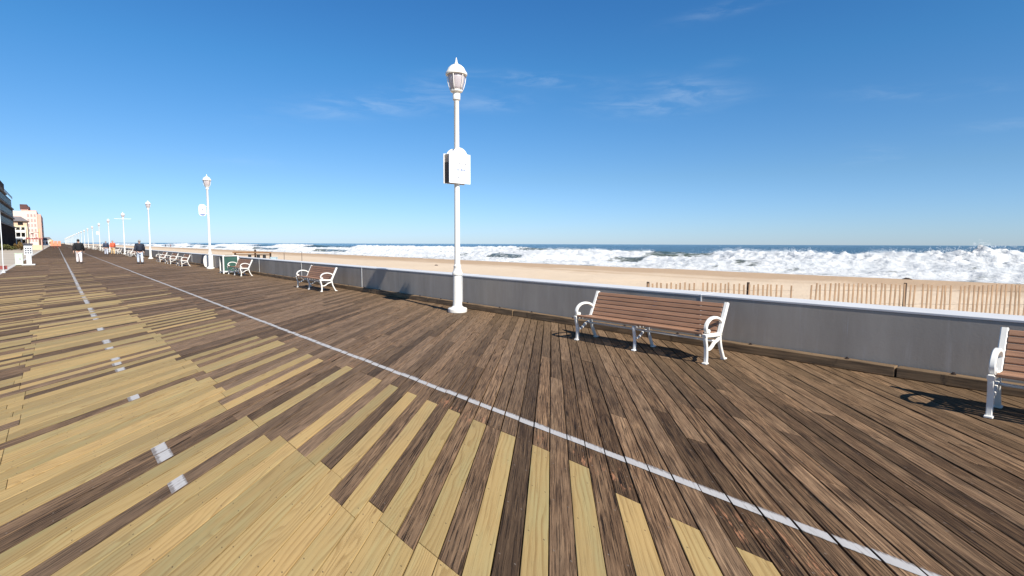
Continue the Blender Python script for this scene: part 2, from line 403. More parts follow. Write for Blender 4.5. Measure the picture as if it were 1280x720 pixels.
def gridmesh(name, X, Y, Z, cols=None, attr=None):
    ny, nx = X.shape
    co = np.stack([X, Y, Z], -1).reshape(-1, 3)
    idx = np.arange(ny * nx).reshape(ny, nx)
    q = np.stack([idx[:-1, :-1], idx[:-1, 1:], idx[1:, 1:], idx[1:, :-1]], -1).reshape(-1, 4)
    me = bpy.data.meshes.new(name)
    me.vertices.add(len(co)); me.vertices.foreach_set('co', co.ravel())
    me.loops.add(q.size); me.loops.foreach_set('vertex_index', q.ravel())
    me.polygons.add(len(q)); me.polygons.foreach_set('loop_start', np.arange(0, q.size, 4)); me.polygons.foreach_set('use_smooth', np.ones(len(q), bool))
    me.update(calc_edges=True)
    if cols is not None:
        a = me.attributes.new(attr, 'FLOAT_COLOR', 'POINT'); a.data.foreach_set('color', cols.reshape(-1, 4).ravel())
    return me

# ================================================================== SETTING
# ---- boardwalk: boards laid at 45 degrees, sawn off along the joists
PIT = .2055; Q2 = math.sqrt(2.)
XL, XR = -2.25, 8.03
newC = set(range(-14, 16, 2)) | {-8, -6, 18, 22, 24, 27, 30, 31, 33, 35, 43, 45, 47, 51, 53, 55, 57, 59, 61, 74}
oldB = {17, 20, 21, 30, 38, 40, 42, 47, 50, 51, 58, 59, 67, 70, 71, 72}
oldA = {17, 20, 21, 30, 33, 40, 45, 46, 47, 50, 56, 58, 62, 63, 66, 67, 71, 72, 75}
def is_new(band, r):
    rnd = random.random()
    if band == 'D': return False
    if band == 'C':
        if r <= 75: return r in newC
        return rnd < .20 * max(0., 1 - (r - 75) / 90.)
    if band == 'B':
        if r <= 73: return r not in oldB
        return rnd < max(.02, .52 * (1 - (r - 73) / 120.))
    if r <= 76: return (r not in oldA) if r < 40 else ((r not in oldA) and rnd < .72)
    return rnd < max(.02, .42 * (1 - (r - 76) / 120.))
verts, faces, pk, uvs, pln = [], [], [], [], []
lines = {'R': [], 'L': []}
def add_plank(x0, x1, r, new):
    g = random.choice([.004, .006, .008, .013]) if not new else random.uniform(.0025, .0055)
    q0 = r * PIT / Q2 + g * .5 + random.uniform(0, .0018); q1 = (r + 1) * PIT / Q2 - g * .5 - random.uniform(0, .0018)
    z = random.uniform(-.0035, .0035) if not new else random.uniform(0, .003)
    e = .0015; x0 += e; x1 -= e
    ra, rb = random.random(), random.random(); uo, vo = random.uniform(0, 200), random.uniform(0, 60)
    ybase = (q0 + q1) / 2 * Q2 + (x0 + x1) / 2
    tilt = random.uniform(-.0012, .0012)
    def P(x, q, zz): return (x, x + q * Q2, zz)
    def UV(x, q): return (x * Q2 + uo, q - q0 + vo)
    def PL(x, q): return (x * Q2, q - (q0 + q1) / 2)
    near = ybase < 75; b0 = len(verts)
    if near:
        cq = .0028; cx = .002
        top = [(x0 + cx, q0 + cq), (x1 - cx, q0 + cq), (x1 - cx, q1 - cq), (x0 + cx, q1 - cq)]
        low = [(x0, q0), (x1, q0), (x1, q1), (x0, q1)]
        tz = [z - tilt, z - tilt, z + tilt, z + tilt]
        for (x, q), t in zip(top, tz): verts.append(P(x, q, t)); uvs.append(UV(x, q)); pln.append(PL(x, q))
        for (x, q), t in zip(low, tz): verts.append(P(x, q, t - .0028)); uvs.append(UV(x, q)); pln.append(PL(x, q))
        for (x, q) in low: verts.append(P(x, q, -.04)); uvs.append(UV(x, q)); pln.append(PL(x, q))
        faces.append((b0, b0 + 1, b0 + 2, b0 + 3))
        for j in range(4):
            k = (j + 1) % 4
            faces.append((b0 + 4 + j, b0 + 4 + k, b0 + k, b0 + j)); faces.append((b0 + 8 + j, b0 + 8 + k, b0 + 4 + k, b0 + 4 + j))
        nv = 12
    else:
        for (x, q) in [(x0, q0), (x1, q0), (x1, q1), (x0, q1)]: verts.append(P(x, q, z)); uvs.append(UV(x, q)); pln.append(PL(x, q))
        faces.append((b0, b0 + 1, b0 + 2, b0 + 3)); nv = 4
    pk.extend([(1. if new else 0., ra, rb, 1.)] * nv)
    # painted lines on this board
    for key, a, b in (('R', 3.18, 3.268), ('L', .50, .61)):
        if new or x0 > b or x1 < a: continue
        wob = .012 * math.sin(ybase * .35 + (0 if key == 'R' else 2)) + random.uniform(-.004, .004)
        a2, b2 = max(a + wob, x0 + .001), min(b + wob + random.uniform(-.008, .008), x1 - .001)
        if b2 - a2 < .01: continue
        zz = z + .0035
        lines[key].append(([P(a2, q0 + .001, zz), P(b2, q0 + .001, zz), P(b2, q1 - .001, zz), P(a2, q1 - .001, zz)], [UV(a2, q0), UV(b2, q0), UV(b2, q1), UV(a2, q1)]))
r0, r1 = int(-15 / PIT), int(930 / PIT)
for r in range(r0, r1):
    jit = lambda s=.02: random.uniform(-s, s)
    jA = -.40 + (random.choice([-.06, 0, .06])); jB = (1.30 if r > 16 else 1.38) + random.choice([-.1, 0, 0, .06]); jC = 2.90 if r > 4 else (2.90 if r > -3 else 2.74)
    if r > 16: jC = random.choice([2.62, 2.78, 2.78, 2.9])
    if r < 2: jB += .0
    band = [('A', XL, jA), ('B', jA, jB), ('C', jB, jC)]
    # merge equal neighbours now and then so old boards run through
    segs = []
    for nm, a, b in band:
        nw = is_new(nm, r)
        if segs and not segs[-1][2] and not nw and random.random() < .6: segs[-1][1] = b
        else: segs.append([a, b, nw])
    x = jC; first = True
    while x < XR - .01:
        ln = random.choice([1.3, 1.7, 2.1, 2.5, 2.9]) + jit(.05)
        if XR - (x + ln) < .6: ln = XR - x
        nx = min(XR, x + ln)
        if first and not segs[-1][2] and random.random() < .7: segs[-1][1] = nx
        else: segs.append([x, nx, False])
        first = False; x = nx
    for a, b, nw in segs: add_plank(a, b, r, nw)
def fast_mesh(name, verts, faces):
    me = bpy.data.meshes.new(name); me.from_pydata(verts, [], faces); me.update(); return me
me = fast_mesh('boardwalk', verts, faces)
a = me.attributes.new('pk', 'FLOAT_COLOR', 'POINT'); a.data.foreach_set('color', np.array(pk, np.float32).ravel())
lv = np.zeros(len(me.loops), np.int32); me.loops.foreach_get('vertex_index', lv)
for nm, src in (('grain', uvs), ('plain', pln)):
    l = me.uv_layers.new(name=nm); l.data.foreach_set('uv', np.array(src, np.float32)[lv].ravel())
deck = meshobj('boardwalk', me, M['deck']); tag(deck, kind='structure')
for key in ('R', 'L'):
    v, f, u = [], [], []
    for q, uv4 in lines[key]:
        b0 = len(v); v += q; u += uv4; f.append((b0, b0 + 1, b0 + 2, b0 + 3))
    me = fast_mesh('painted_lane_line', v, f); l = me.uv_layers.new(name='grain')
    lv = np.zeros(len(me.loops), np.int32); me.loops.foreach_get('vertex_index', lv)
    l.data.foreach_set('uv', np.array(u, np.float32)[lv].ravel())
    tag(meshobj('painted_lane_line', me, M['line']), kind='structure')
tag(MB().bb((XL, -20, -.20), (XR, 930, -.10)).build('boardwalk_underside', M['joist']), kind='structure')

# ---- ground inland, paving
tag(MB().bb((-4000, -600, -1.3), (XL - 12, 6000, -.30)).build('inland_ground', M['ground']), kind='structure')
tag(MB().bb((XL - 12.5, -60, -.5), (XL - .26, 1500, -.012)).build('pavement', M['pave']), kind='structure')
tag(MB().bb((XL - .25, -60, -.5), (XL - .004, 1500, .006), .01).build('pavement_kerb', M['edge']), kind='structure')

# ---- beach
ys = [-120.]
while ys[-1] < 2200: ys.append(ys[-1] + max(.35, .012 * abs(ys[-1])))
ys = np.array(ys); xs = np.concatenate([np.linspace(8.35, 30, 70), np.linspace(30.4, 86, 120)])
X, Y = np.meshgrid(xs, ys)
base = np.interp(X, [8, 10, 20, 38, 51, 59, 68, 90], [-.42, -.46, -.42, -.50, -1.02, -1.55, -2.4, -3.6])
Z = base + (fbm(X * .16, Y * .10, 5, 3) - .5) * .34 * np.clip((58 - X) / 20, 0, 1) + (fbm(X * 1.1, Y * 1.1, 3, 9) - .5) * .09 * np.clip((50 - X) / 8, 0, 1)
tag(meshobj('beach', gridmesh('beach', X, Y, Z), M['sand']), kind='structure')

# ---- sea with breakers
ys = [-40.]
while ys[-1] < 1500: ys.append(ys[-1] + max(.28, .0055 * abs(ys[-1])))
ys = np.array(ys)
xs = np.concatenate([np.arange(55, 125, .3), np.geomspace(125.4, 900, 190)])
X, Y = np.meshgrid(xs, ys); ZW = -1.6
Z = np.full(X.shape, ZW); F = np.zeros(X.shape); O = np.zeros(X.shape)
def sstep(a, b, v): t = np.clip((v - a) / (b - a), 0, 1); return t * t * (3 - 2 * t)
big = fbm(X * .42, Y * .30, 5, 21, .6); fine = fbm(X * 1.25, Y * .95, 4, 31, .6)
amp_far = fbm(Y * .022 + 3.1, Y * 0 + .3, 3, 5)
def breaker(xc, A, back=9., front=3.2, tail=14., broken=None):
    """xc(Y) crest position, A(Y) height, broken(Y) 0..1 share of white water"""
    global Z, F, O
    d = X - xc
    prof = np.where(d > 0, np.exp(-(d / back) ** 2), np.exp(-(np.abs(d) / front) ** 2.2))
    lump = 1 + broken * (big - .5) * .26 + broken * (fine - .5) * .34
    Z = Z + A * prof * lump
    t = np.clip(-d / tail, 0, 1)                       # churned water in front of the crest
    churn = np.where((d < 1.6) & (d > -tail), (1 - t), 0) * broken
    Z = Z + churn * A * .34 * (big * .5 + fine * 1.0)
    F = np.maximum(F, np.where(d > 0, broken * np.exp(-(d / 2.4) ** 2) * 1.1, broken * (1 - .78 * t ** 1.2) * (d > -tail - 3)))
    O = np.maximum(O, (1 - broken) * np.exp(-((d + 1.2) / 3.2) ** 2))
def prof1(y, pts): return np.interp(y, [p[0] for p in pts], [p[1] for p in pts])
w1 = (fbm(Y * .03, Y * 0 + 1.7, 3, 41) - .5)
A1 = prof1(Y, [(-40, 1.7), (6, 1.75), (12, 2.0), (17, 1.65), (30, 1.55), (48, 1.5), (58, 1.3), (70, 1.3), (88, 1.4), (110, 1.1), (135, .9), (175, .95), (240, .9), (330, .95), (700, 1.), (1500, 1.)])
B1 = prof1(Y, [(-40, 1), (44, 1), (50, .9), (54, .15), (64, .1), (68, .9), (74, 1), (96, 1), (112, .9), (130, .75), (170, .95), (1500, 1)])
xc1 = prof1(Y, [(-40, 93), (60, 96), (100, 99), (180, 104), (400, 104), (1500, 104)]) + w1 * 12
breaker(xc1, A1, 8, 3.0, prof1(Y, [(-40, 19), (60, 17), (100, 10), (1500, 9)]), B1)
A2 = .95 * (.55 + .9 * fbm(Y * .05, Y * 0 + 9.2, 3, 51)); B2 = np.clip(sstep(.42, .56, fbm(Y * .06 + 7.7, Y * 0 + 2.1, 2, 61)), 0, 1)
breaker(78 + w1 * 9 + (fbm(Y * .05, Y * 0 + 5, 2, 71) - .5) * 9, A2, 5, 1.8, 12, B2)
A3 = .5 * (.5 + fbm(Y * .08, Y * 0 + 4.2, 3, 81))
breaker(64.5 + (fbm(Y * .06, Y * 0 + 8, 3, 91) - .5) * 7, A3, 3, 1.0, 9, np.ones_like(Y) * .8)
A4 = prof1(Y, [(-40, 0), (60, 0), (75, 1.3), (120, 1.8), (200, 1.5), (300, 1.9), (1500, 1.9)])
B4 = sstep(.42, .56, fbm(Y * .012 + 1.3, Y * 0 + 6.6, 3, 101)) * sstep(60, 90, Y)
breaker(128 + (fbm(Y * .015, Y * 0 + 3, 3, 111) - .5) * 26, A4, 13, 5.5, 14, B4)
# thin wash on the sand, spreading between breakers
wash = (sstep(90, 56, X) * .48 + sstep(66, 58, X) * .35) * prof1(Y, [(-40, 1.1), (55, 1.05), (95, .72), (1500, .62)])
F = np.maximum(F, wash * (.55 + .5 * big)); F = np.maximum(F, np.where(X < xc1, (.20 + .42 * big) * prof1(Y, [(-40, 1.1), (55, 1), (95, .75), (1500, .6)]), 0))
Z += (fbm(X * .045, Y * .02, 4, 121) - .5) * .9 * sstep(70, 130, X) + (fine - .5) * .16
# spray thrown up at the near end of the big breaker
sp = np.exp(-((Y - 12.5) / 2.6) ** 2 - ((X - xc1 + .5) / 2.5) ** 2); Z += sp * .5 * (2.0 * fine - .3)
Z = np.where(X > 500, Z * 1., Z)
Zedge = sstep(62, 60, X) * .0
C4 = np.stack([np.clip(F, 0, 1.2), np.clip(O, 0, 1), sstep(104, 84, X), np.ones_like(F)], -1).astype(np.float32)
surf = meshobj('sea', gridmesh('sea', X, Y, Z, C4, 'wv'), M['sea']); tag(surf, kind='structure')
# spray blown off the crests
vs, fs = [], []
sy = np.interp(np.arange(26000), [0, 9000, 18000, 26000], [2, 45, 110, 260]); pr = fbm(sy * .22, sy * 0 + 2.2, 3, 131)
for y, q in zip(sy, pr):
    if rng.rand() > (q - .25) * 2.2: continue
    y = y + rng.normal(0, .5); iy = np.searchsorted(ys, y) - 1
    bb = B1[iy, 0]
    if rng.rand() > bb: continue
    xx = xc1[iy, 0] + rng.normal(.6, .9); ix = np.searchsorted(xs, xx)
    zz = Z[iy, ix] + abs(rng.normal(0, .22)) * (.4 + q * 1.3) + (.45 * rng.rand() if 8 < y < 17 else 0)
    r_ = rng.uniform(.02, .055); d1 = rng.normal(0, 1, 3); d1 /= np.linalg.norm(d1); d2 = np.cross(d1, rng.normal(0, 1, 3)); d2 /= np.linalg.norm(d2)
    c = np.array([xx, y, zz]); b0 = len(vs); d3 = np.cross(d1, d2)
    vs += [tuple(c + d1 * r_), tuple(c - d1 * r_ * .5 + d2 * r_), tuple(c - d1 * r_ * .5 - d2 * r_), tuple(c + d3 * r_)]
    fs += [(b0, b0 + 1, b0 + 2), (b0, b0 + 1, b0 + 3), (b0 + 1, b0 + 2, b0 + 3), (b0 + 2, b0, b0 + 3)]
M['spray'] = simple('white_spray', (.82, .83, .83), .9, .03, 2)
tag(meshobj('sea_spray', fast_mesh('sea_spray', vs, fs), M['spray']), 'white spray drops blown off the crest of the breaking wave', 'spray', kind='stuff')
# open ocean to the horizon (starts under the fine grid's outer edge)
me = fast_mesh('open_ocean', [(880, -6000, ZW - .35), (60000, -60000, ZW - .35), (60000, 60000, ZW - .35), (880, 60000, ZW - .35)], [(0, 1, 2, 3)])
tag(meshobj('open_ocean', me, M['sea']), kind='structure')
me = fast_mesh('near_water', [(60, 1490, ZW - .3), (890, 1490, ZW - .3), (890, 60000, ZW - .3), (60, 60000, ZW - .3)], [(0, 1, 2, 3)])
tag(meshobj('open_ocean', me, M['sea']), kind='structure')

# ================================================================== SEA WALL + KERB BEAMS
WX0, WX1, WT = 8.05, 8.58, .83
def sea_wall(y0, y1, joints, label):
    t = empty('sea_wall', (WX0, y0, 0), 0, label, 'sea wall')
    m = MB(); ed = [y0] + joints + [y1]
    for a, b in zip(ed[:-1], ed[1:]):
        m.bb((0, a - y0 + .006, -1.), (WX1 - WX0, b - y0 - .006, WT - .036), .006)
    m.build('wall_body', M['wall'], t)
    m = MB()
    for a, b in zip(ed[:-1], ed[1:]):
        m.bb((-.006, a - y0 + .004, WT - .034), (WX1 - WX0 + .012, b - y0 - .004, WT), .006)
    m.build('cap', M['cap'], t)
    if joints:
        m = MB()
        for j in joints: m.bb((-.009, j - y0 - .011, .0), (.02, j - y0 + .011, WT - .037)); m.bb((-.010, j - y0 - .0035, WT - .0365), (WX1 - WX0 + .01, j - y0 + .0035, WT + .002))
        m.build('joint_seal', M['seal'], t)
    return t
sea_wall(-14., 920., [-7.4, -1.4, 4.55, 11.35, 17.4, 23.4, 29.75, 35.6] + [42. + 6 * k for k in range(40)], 'long low grey concrete sea wall with pale cap between boardwalk and beach')
GAP0, GAP1 = 40.2, 40.3
g = empty('rounded_board', (7.72, 40.35, .003), 0, 'white rounded board standing against the sea wall left of the second lamp post', 'board')
m = MB(); sec = [(.28, .02), (.28, .82), (-.10, .82)] + [(-.10 - .20 * math.sin(math.pi * k / 10) ** .7, .42 + .40 * math.cos(math.pi * k / 10)) for k in range(1, 10)] + [(-.10, .02)]
plate_ = [[(x, y, z) for x, z in sec] for y in (-.05, .05)]
m.loft(plate_); m.build('board_face', M['white'], g)
m = MB(); m.bb((-.14, -.20, 0), (-.06, .20, .05)); m.build('foot', M['iron'], g)
m = MB(); m.bb((.16, -.20, 0), (.24, .20, .05)); m.build('foot', M['iron'], g)
# kerb beams bolted to the deck
m = MB(); m.box((0, 1.82, .066), (.145, 3.64, .13), None, .008)
kb0 = m.build('kerb_beam', M['beam']); kb0.location = (7.945, 1.8 - 3.66 * 3, .003)
m = MB()
for yy in (.55, 1.85, 3.1): m.lathe([(.026, 0), (.026, .012), (.014, .014), (.014, .026)], 8, (0, yy, .131))
bolt0 = m.build('bolt_row', M['iron'], kb0)
tag(kb0, cat='kerb beam', group='timber kerb beams along the foot of the sea wall')
names = {0: 'weathered timber kerb beam at the wall foot below the bench cut by the right edge of the photo', 1: 'weathered timber kerb beam passing behind the near end of the large brown bench',
         2: 'weathered timber kerb beam at the wall foot between the large bench and the near lamp post', 3: 'weathered timber kerb beam starting behind the near lamp post base',
         4: 'weathered timber kerb beam under the slanted lamp shadows on the wall'}
for k in range(0, 60):
    i = k - 3
    y = 1.8 - 3.66 + i * 3.66
    if GAP0 - 3.5 < y < GAP1: continue
    o = kb0 if k == 0 else copy_tree(kb0)
    o.location = (7.945 + random.uniform(-.008, .008), y, .003)
    o['label'] = names.get(i, 'weathered timber kerb beam in the far row along the wall foot' if i > 4 else 'weathered timber kerb beam at the wall foot under the nearest bench')
m = MB(); m.box((0, 350, .066), (.145, 700, .13), None, .008); fb = m.build('kerb_beam', M['beam']); fb.location = (7.945, 1.8 + 57 * 3.66 - 3.66, .003)
tag(fb, 'continuous timber kerb far away where the beams can no longer be told apart', 'kerb beam')

# ================================================================== LAMP POSTS
def make_lamp():
    t = empty('lamp_post', (0, 0, 0))
    MB().lathe([(.225, .003), (.232, .03), (.232, .085), (.215, .105), (.165, .115), (.135, .135), (.112, .16)], 28).build('base', M['white'], t, True, 40)
    MB().lathe([(.112, .158), (.108, .55), (.104, .90), (.104, .905)], 24).build('lower_shaft', M['white'], t, True, 40)
    MB().lathe([(.106, .90), (.124, .91), (.128, .94), (.118, .975), (.100, 1.0), (.086, 1.09), (.092, 1.10), (.092, 1.125), (.076, 1.14), (.070, 1.16)], 24).build('collar', M['white'], t, True, 40)
    MB().lathe([(.069, 1.15), (.065, 2.6), (.059, 5.0), (.066, 5.01), (.066, 5.03)], 20).build('upper_shaft', M['white'], t, True, 40)
    lan = MB().lathe([(.067, 5.0), (.088, 5.02), (.090, 5.15), (.082, 5.16), (.110, 5.185), (.142, 5.20), (.146, 5.235), (.135, 5.24)], 24).build('lantern_cup', M['white'], t, True, 40)
    MB().lathe([(.128, 5.235), (.150, 5.30), (.178, 5.40), (.197, 5.50), (.203, 5.585)], 24).build('globe', M['globe'], lan, True)
    m = MB()
    for k in range(6):
        a = 2 * math.pi * k / 6 + .3; ca, sa = math.cos(a), math.sin(a)
        m.tube([(r_ * ca, r_ * sa, z) for r_, z in [(.145, 5.225), (.176, 5.31), (.208, 5.42), (.222, 5.52), (.222, 5.59)]], .010, 6)
    m.build('strap', M['white'], lan, True)
    MB().lathe([(.214, 5.575), (.250, 5.578), (.256, 5.60), (.250, 5.63), (.225, 5.655), (.188, 5.735), (.13, 5.79), (.07, 5.815), (.045, 5.82), (.05, 5.84), (.028, 5.865), (.022, 5.91), (.006, 5.98)], 24).build('lantern_cap', M['white'], lan, True, 50)
    return t
LX = 7.30
lamp0 = make_lamp()
KIDS.clear()
lamp_lab = ['nearest tall white lamp post with an arched white notice box on its pole', 'second white lamp post along the wall with a small rounded sign hung on its left',
            'third white lamp post along the wall, plain pole, beside the walker in navy jacket', 'fourth white lamp post, with a thin crossbar just below its lantern',
            'fifth white lamp post, behind the walkers in navy and orange', 'sixth white lamp post, with a small white sign on its left side']
for k in range(28):
    y = 10.5 if k == 0 else 38.2 + (k - 1) * 27.25
    o = lamp0 if k == 0 else copy_tree(lamp0)
    o.location = (LX + ((.12 if k == 1 else random.uniform(-.05, .05)) if k else 0), y, 0); o.rotation_euler = (0, 0, random.uniform(0, 6))
    tag(o, lamp_lab[k] if k < 6 else 'far white lamp post in the receding row towards the vanishing point', 'street lamp', 'white lamp posts along the sea wall')
# notice box on the nearest post: two arched boards with a dark box between, facing along the boardwalk
def arched(w, h, rise, th, y):
    pts = [(-w / 2, 0), (w / 2, 0), (w / 2, h - rise), (w / 2 - .08, h - rise)]
    for k in range(11):
        a = math.pi * (.16 + .68 * k / 10); pts.append((.255 * math.cos(a) * (w / .66), h - .255 + .255 * math.sin(a)))
    pts += [(-w / 2 + .08, h - rise), (-w / 2, h - rise)]
    return pts
def plate(m, pts, y0, y1, off=(0, 0)):
    m.loft([[(p[0] + off[0], y, p[1] + off[1]) for p in pts] for y in (y0, y1)])
nb = empty('notice_box', (LX, 10.5, 3.07), 0, 'white arched notice box fixed halfway up the nearest lamp post', 'notice box')
m = MB(); plate(m, arched(.60, .83, .14, .02, 0), -.130, -.108); m.build('front_board', M['sign_white'], nb)
m = MB(); plate(m, arched(.60, .83, .14, .02, 0), .108, .130); m.build('back_board', M['sign_white'], nb)
for a, b in ((-.28, -.25), (.25, .28)):
    MB().bb((a, -.106, .02), (b, .106, .48)).build('box_side', M['sign_dark'], nb)
    MB().bb((a, -.106, .483), (b, .106, .67)).build('box_top_side', M['sign_beige'], nb)
for a, b in ((-.249, -.075), (.075, .249)):
    MB().bb((a, -.106, .015), (b, .106, .035)).build('box_floor', M['sign_dark'], nb)
def writing(x0, x1, z, h, mat, name):
    m = MB(); x = x0
    while x < x1:
        w = random.uniform(.012, .03)
        if random.random() < .9:
            m.bb((x, -.1325, z), (x + w * .5, -.1305, z + h)); m.bb((x, -.1327, z + h * random.choice([.1, .75])), (x + w, -.1306, z + h * .28 + h * random.choice([0, .7])))
        x += w + .012
    return m.build(name, mat, nb)
writing(-.20, .18, .565, .024, M['ink_grey'], 'lettering')
writing(-.215, .19, .445, .034, M['ink_grey'], 'lettering')
writing(-.18, .18, .285, .060, M['ink_blue'], 'lettering')
writing(-.09, .09, .12, .030, M['ink_grey'], 'lettering')
# small rounded signs hung on posts
def hung_sign(y, label):
    t = empty('hanging_sign', (LX + (.12 if y < 40 else 0), y, 3.35), 0, label, 'sign', 'small signs hung on lamp posts')
    pts = [(.21 * math.copysign(abs(math.cos(a)) ** .55, math.cos(a)) - .32, .36 * math.copysign(abs(math.sin(a)) ** .6, math.sin(a)) + .36) for a in [2 * math.pi * k / 28 for k in range(28)]]
    m = MB(); plate(m, pts, -.02, .02); m.build('sign_board', M['sign_white'], t)
    m = MB(); m.tube([(-.06, 0, .58), (-.18, 0, .60)], .015); m.tube([(-.06, 0, .16), (-.18, 0, .14)], .015); m.build('bracket', M['white'], t)
    m = MB()
    for zz, w, h in ((.46, .10, .03), (.36, .06, .06), (.28, .04, .05)): m.bb((-.32 - w, -.024, zz), (-.32 + w, -.021, zz + h))
    m.build('lettering', M['ink_grey'], t)
    m = MB(); plate(m, [(.15 * math.cos(a) - .32, .10 * math.sin(a) + .12) for a in [math.pi + math.pi * k / 10 for k in range(11)]], -.025, -.021); m.build('emblem', M['ink_blue'], t)
hung_sign(38.2, 'small white rounded sign with blue foot hung left of the second lamp post')
hung_sign(38.2 + 27.25 * 4, 'tiny white sign hung left of the sixth lamp post far away')
t = empty('banner_crossbar', (LX, 38.2 + 27.25 * 2, 5.0), 0, 'thin white crossbar fixed below the lantern of the fourth lamp post', 'crossbar')
m = MB(); m.tube([(-.95, 0, 0), (-.072, 0, 0)], .022); m.ball((-.95, 0, 0), .035); m.tube([(.072, 0, 0), (.95, 0, 0)], .022); m.ball((.95, 0, 0), .035); m.lathe([(.085, -.05), (.085, .05)], 14); m.build('bar', M['white'], t)

# ================================================================== BENCHES
BL = 2.44
def make_bench():
    t = empty('bench', (0, 0, 0))
    fleg = spline([(-.235, 0.), (-.228, .10), (-.238, .24), (-.262, .335), (-.262, .385)], 5)
    rleg = spline([(.262, 0.), (.212, .085), (.155, .20), (.128, .30), (.12, .375)], 5)
    brace = spline([(-.238, .215), (-.17, .195), (-.09, .225), (-.02, .275), (.06, .30), (.125, .335)], 5)
    arm = spline([(.185, .535), (.10, .60), (-.02, .632), (-.14, .622), (-.225, .575), (-.262, .505), (-.24, .44)], 6)
    def leg_set(y, par, mat, w=.042, th=.05):
        m = MB(); m.bar(fleg, [w * 1.0] * len(fleg), th, y); m.box((-.243, y, .012), (.075, th + .02, .024), None, .006); m.build('leg', mat, par, True, 35)
        m = MB(); m.bar(rleg, [w * .95] * len(rleg), th, y); m.box((.268, y, .012), (.075, th + .02, .024), None, .006); m.build('leg', mat, par, True, 35)
    for s in (-1, 1):
        y = s * (BL / 2 - .03)
        m = MB(); m.bar([(-.30, .395), (-.28, .40), (.0, .385), (.14, .385)], .05, .06, y)
        m.bar(spline([(.11, .375), (.145, .46), (.19, .56), (.25, .69), (.305, .815)], 5), [.055] * 20 + [.05], .06, y); m.bar(brace, .032, .045, y)
        f = m.build('end_frame', M['white'], t, True, 35)
        leg_set(y, f, M['white'])
        m = MB(); m.bar(arm, [.038] * len(arm), .048, y); m.lathe([(.0, -.034), (.028, -.030), (.032, 0), (.028, .030), (0, .034)], 12)
        for v in m.bm.verts[-60:]: v.co = Matrix.Rotation(math.pi / 2, 3, 'X') @ v.co + Vector((-.212, y, .458))
        m.build('armrest', M['white'], f, True, 35)
    m = MB(); m.bar([(-.27, .372), (.0, .362), (.13, .372)], .035, .045, 0); m.bar(spline([(.12, .375), (.165, .46), (.21, .56), (.27, .69), (.315, .79)], 5), .03, .04, 0); m.bar(brace, .028, .035, 0)
    f = m.build('centre_frame', M['white_dull'], t, True, 35); leg_set(0., f, M['white_dull'], .036, .042)
    m = MB(); m.tube([(.03, -BL / 2 + .03, .288), (.03, BL / 2 - .03, .288)], .017, 8); m.build('stretcher', M['white_dull'], t, True)
    m = MB(); L2 = BL - .125
    for k in range(5):
        x = -.255 + k * .081; m.box((x, 0, .428 - .012 * (k > 0) - .004 * k), (.066, L2, .033), None, .007)
    m.build('seat', M['slat'], t)
    m = MB(); d = Vector((.16, 0, .36)).normalized(); rot = Matrix(((d.z, 0, d.x, 0), (0, 1, 0, 0), (-d.x, 0, d.z, 0), (0, 0, 0, 1)))
    for k in range(6):
        s = .012 + k * .0715; p = Vector((.125, 0, .435)) + d * s; m.box(p, (.032, L2, .060), rot, .007)
    m.build('backrest', M['slat'], t)
    return t
KIDS.clear()
bench0 = make_bench()
BX = 6.955
bl = [(4.89, 'large brown slatted bench with white iron frame, the complete one nearest the camera', BX), (-.43, 'brown slatted bench with white iron frame cut off by the right edge of the photo', 6.93),
      (19.0, 'brown slatted bench with white frame standing alone beyond the nearest lamp post', 7.02), (29.85, 'brown slatted bench with white frame in front of the green and white bin', 7.12),
      (44.4, 'white framed bench just beyond the second lamp post, nearest of the row of three', 6.87), (49.5, 'white framed bench in the middle of the row of three beyond the second lamp post', 6.87), (55.3, 'white framed bench farthest of the row of three beyond the second lamp post', 6.95)]
for i, (y, lb, x) in enumerate(bl):
    o = bench0 if i == 0 else copy_tree(bench0)
    o.location = (x, y, .004); o.rotation_euler = (0, 0, 0 if i == 0 else random.uniform(-.02, .02)); tag(o, lb, 'bench', 'slatted benches facing the boardwalk along the wall')
fy = [72., 78., 83.5, 96., 101., 107.5, 113., 126., 131., 137., 153., 158., 164., 181., 186., 192., 208., 214., 235., 241., 263., 290., 318., 345.]
for i, y in enumerate(fy):
    o = copy_tree(bench0); o.location = (6.9 + random.uniform(-.1, .15), y, .004); o.rotation_euler = (0, 0, random.uniform(-.04, .04))
    lb = ['white framed bench just before the third lamp post', 'white framed bench right behind the man in navy jacket beside the fourth walkers' ][i] if i < 0 else 'distant small white bench in the row along the far wall'
    tag(o, lb, 'bench', 'distant slatted benches along the far wall')

# ================================================================== BIN, KIOSK AND LEFT SIDE FURNITURE
t = empty('litter_bin', (7.12, 32.0, 0), 0, 'dark green panelled litter bin with white frame behind the fourth bench', 'litter bin')
m = MB()
for sx in (-1, 1):
    for sy in (-1, 1): m.bb((sx * .36 - .03, sy * .36 - .03, .004), (sx * .36 + .03, sy * .36 + .03, .93))
for s in (-1, 1):
    m.bb((-.33, s * .36 - .025, .08), (.33, s * .36 + .025, .15)); m.bb((s * .36 - .025, -.33, .08), (s * .36 + .025, .33, .15))
m.bb((-.40, -.40, .931), (.40, .40, .975), .01); m.build('frame', M['white'], t)
m = MB(); m.bb((-.345, -.345, .152), (.345, .345, .928)); m.build('panel', M['green'], t)
m = MB(); m.lathe([(.16, .976), (.20, .98), (.19, 1.0), (.15, 1.0)], 16); m.build('opening_ring', M['black'], t, True, 40)

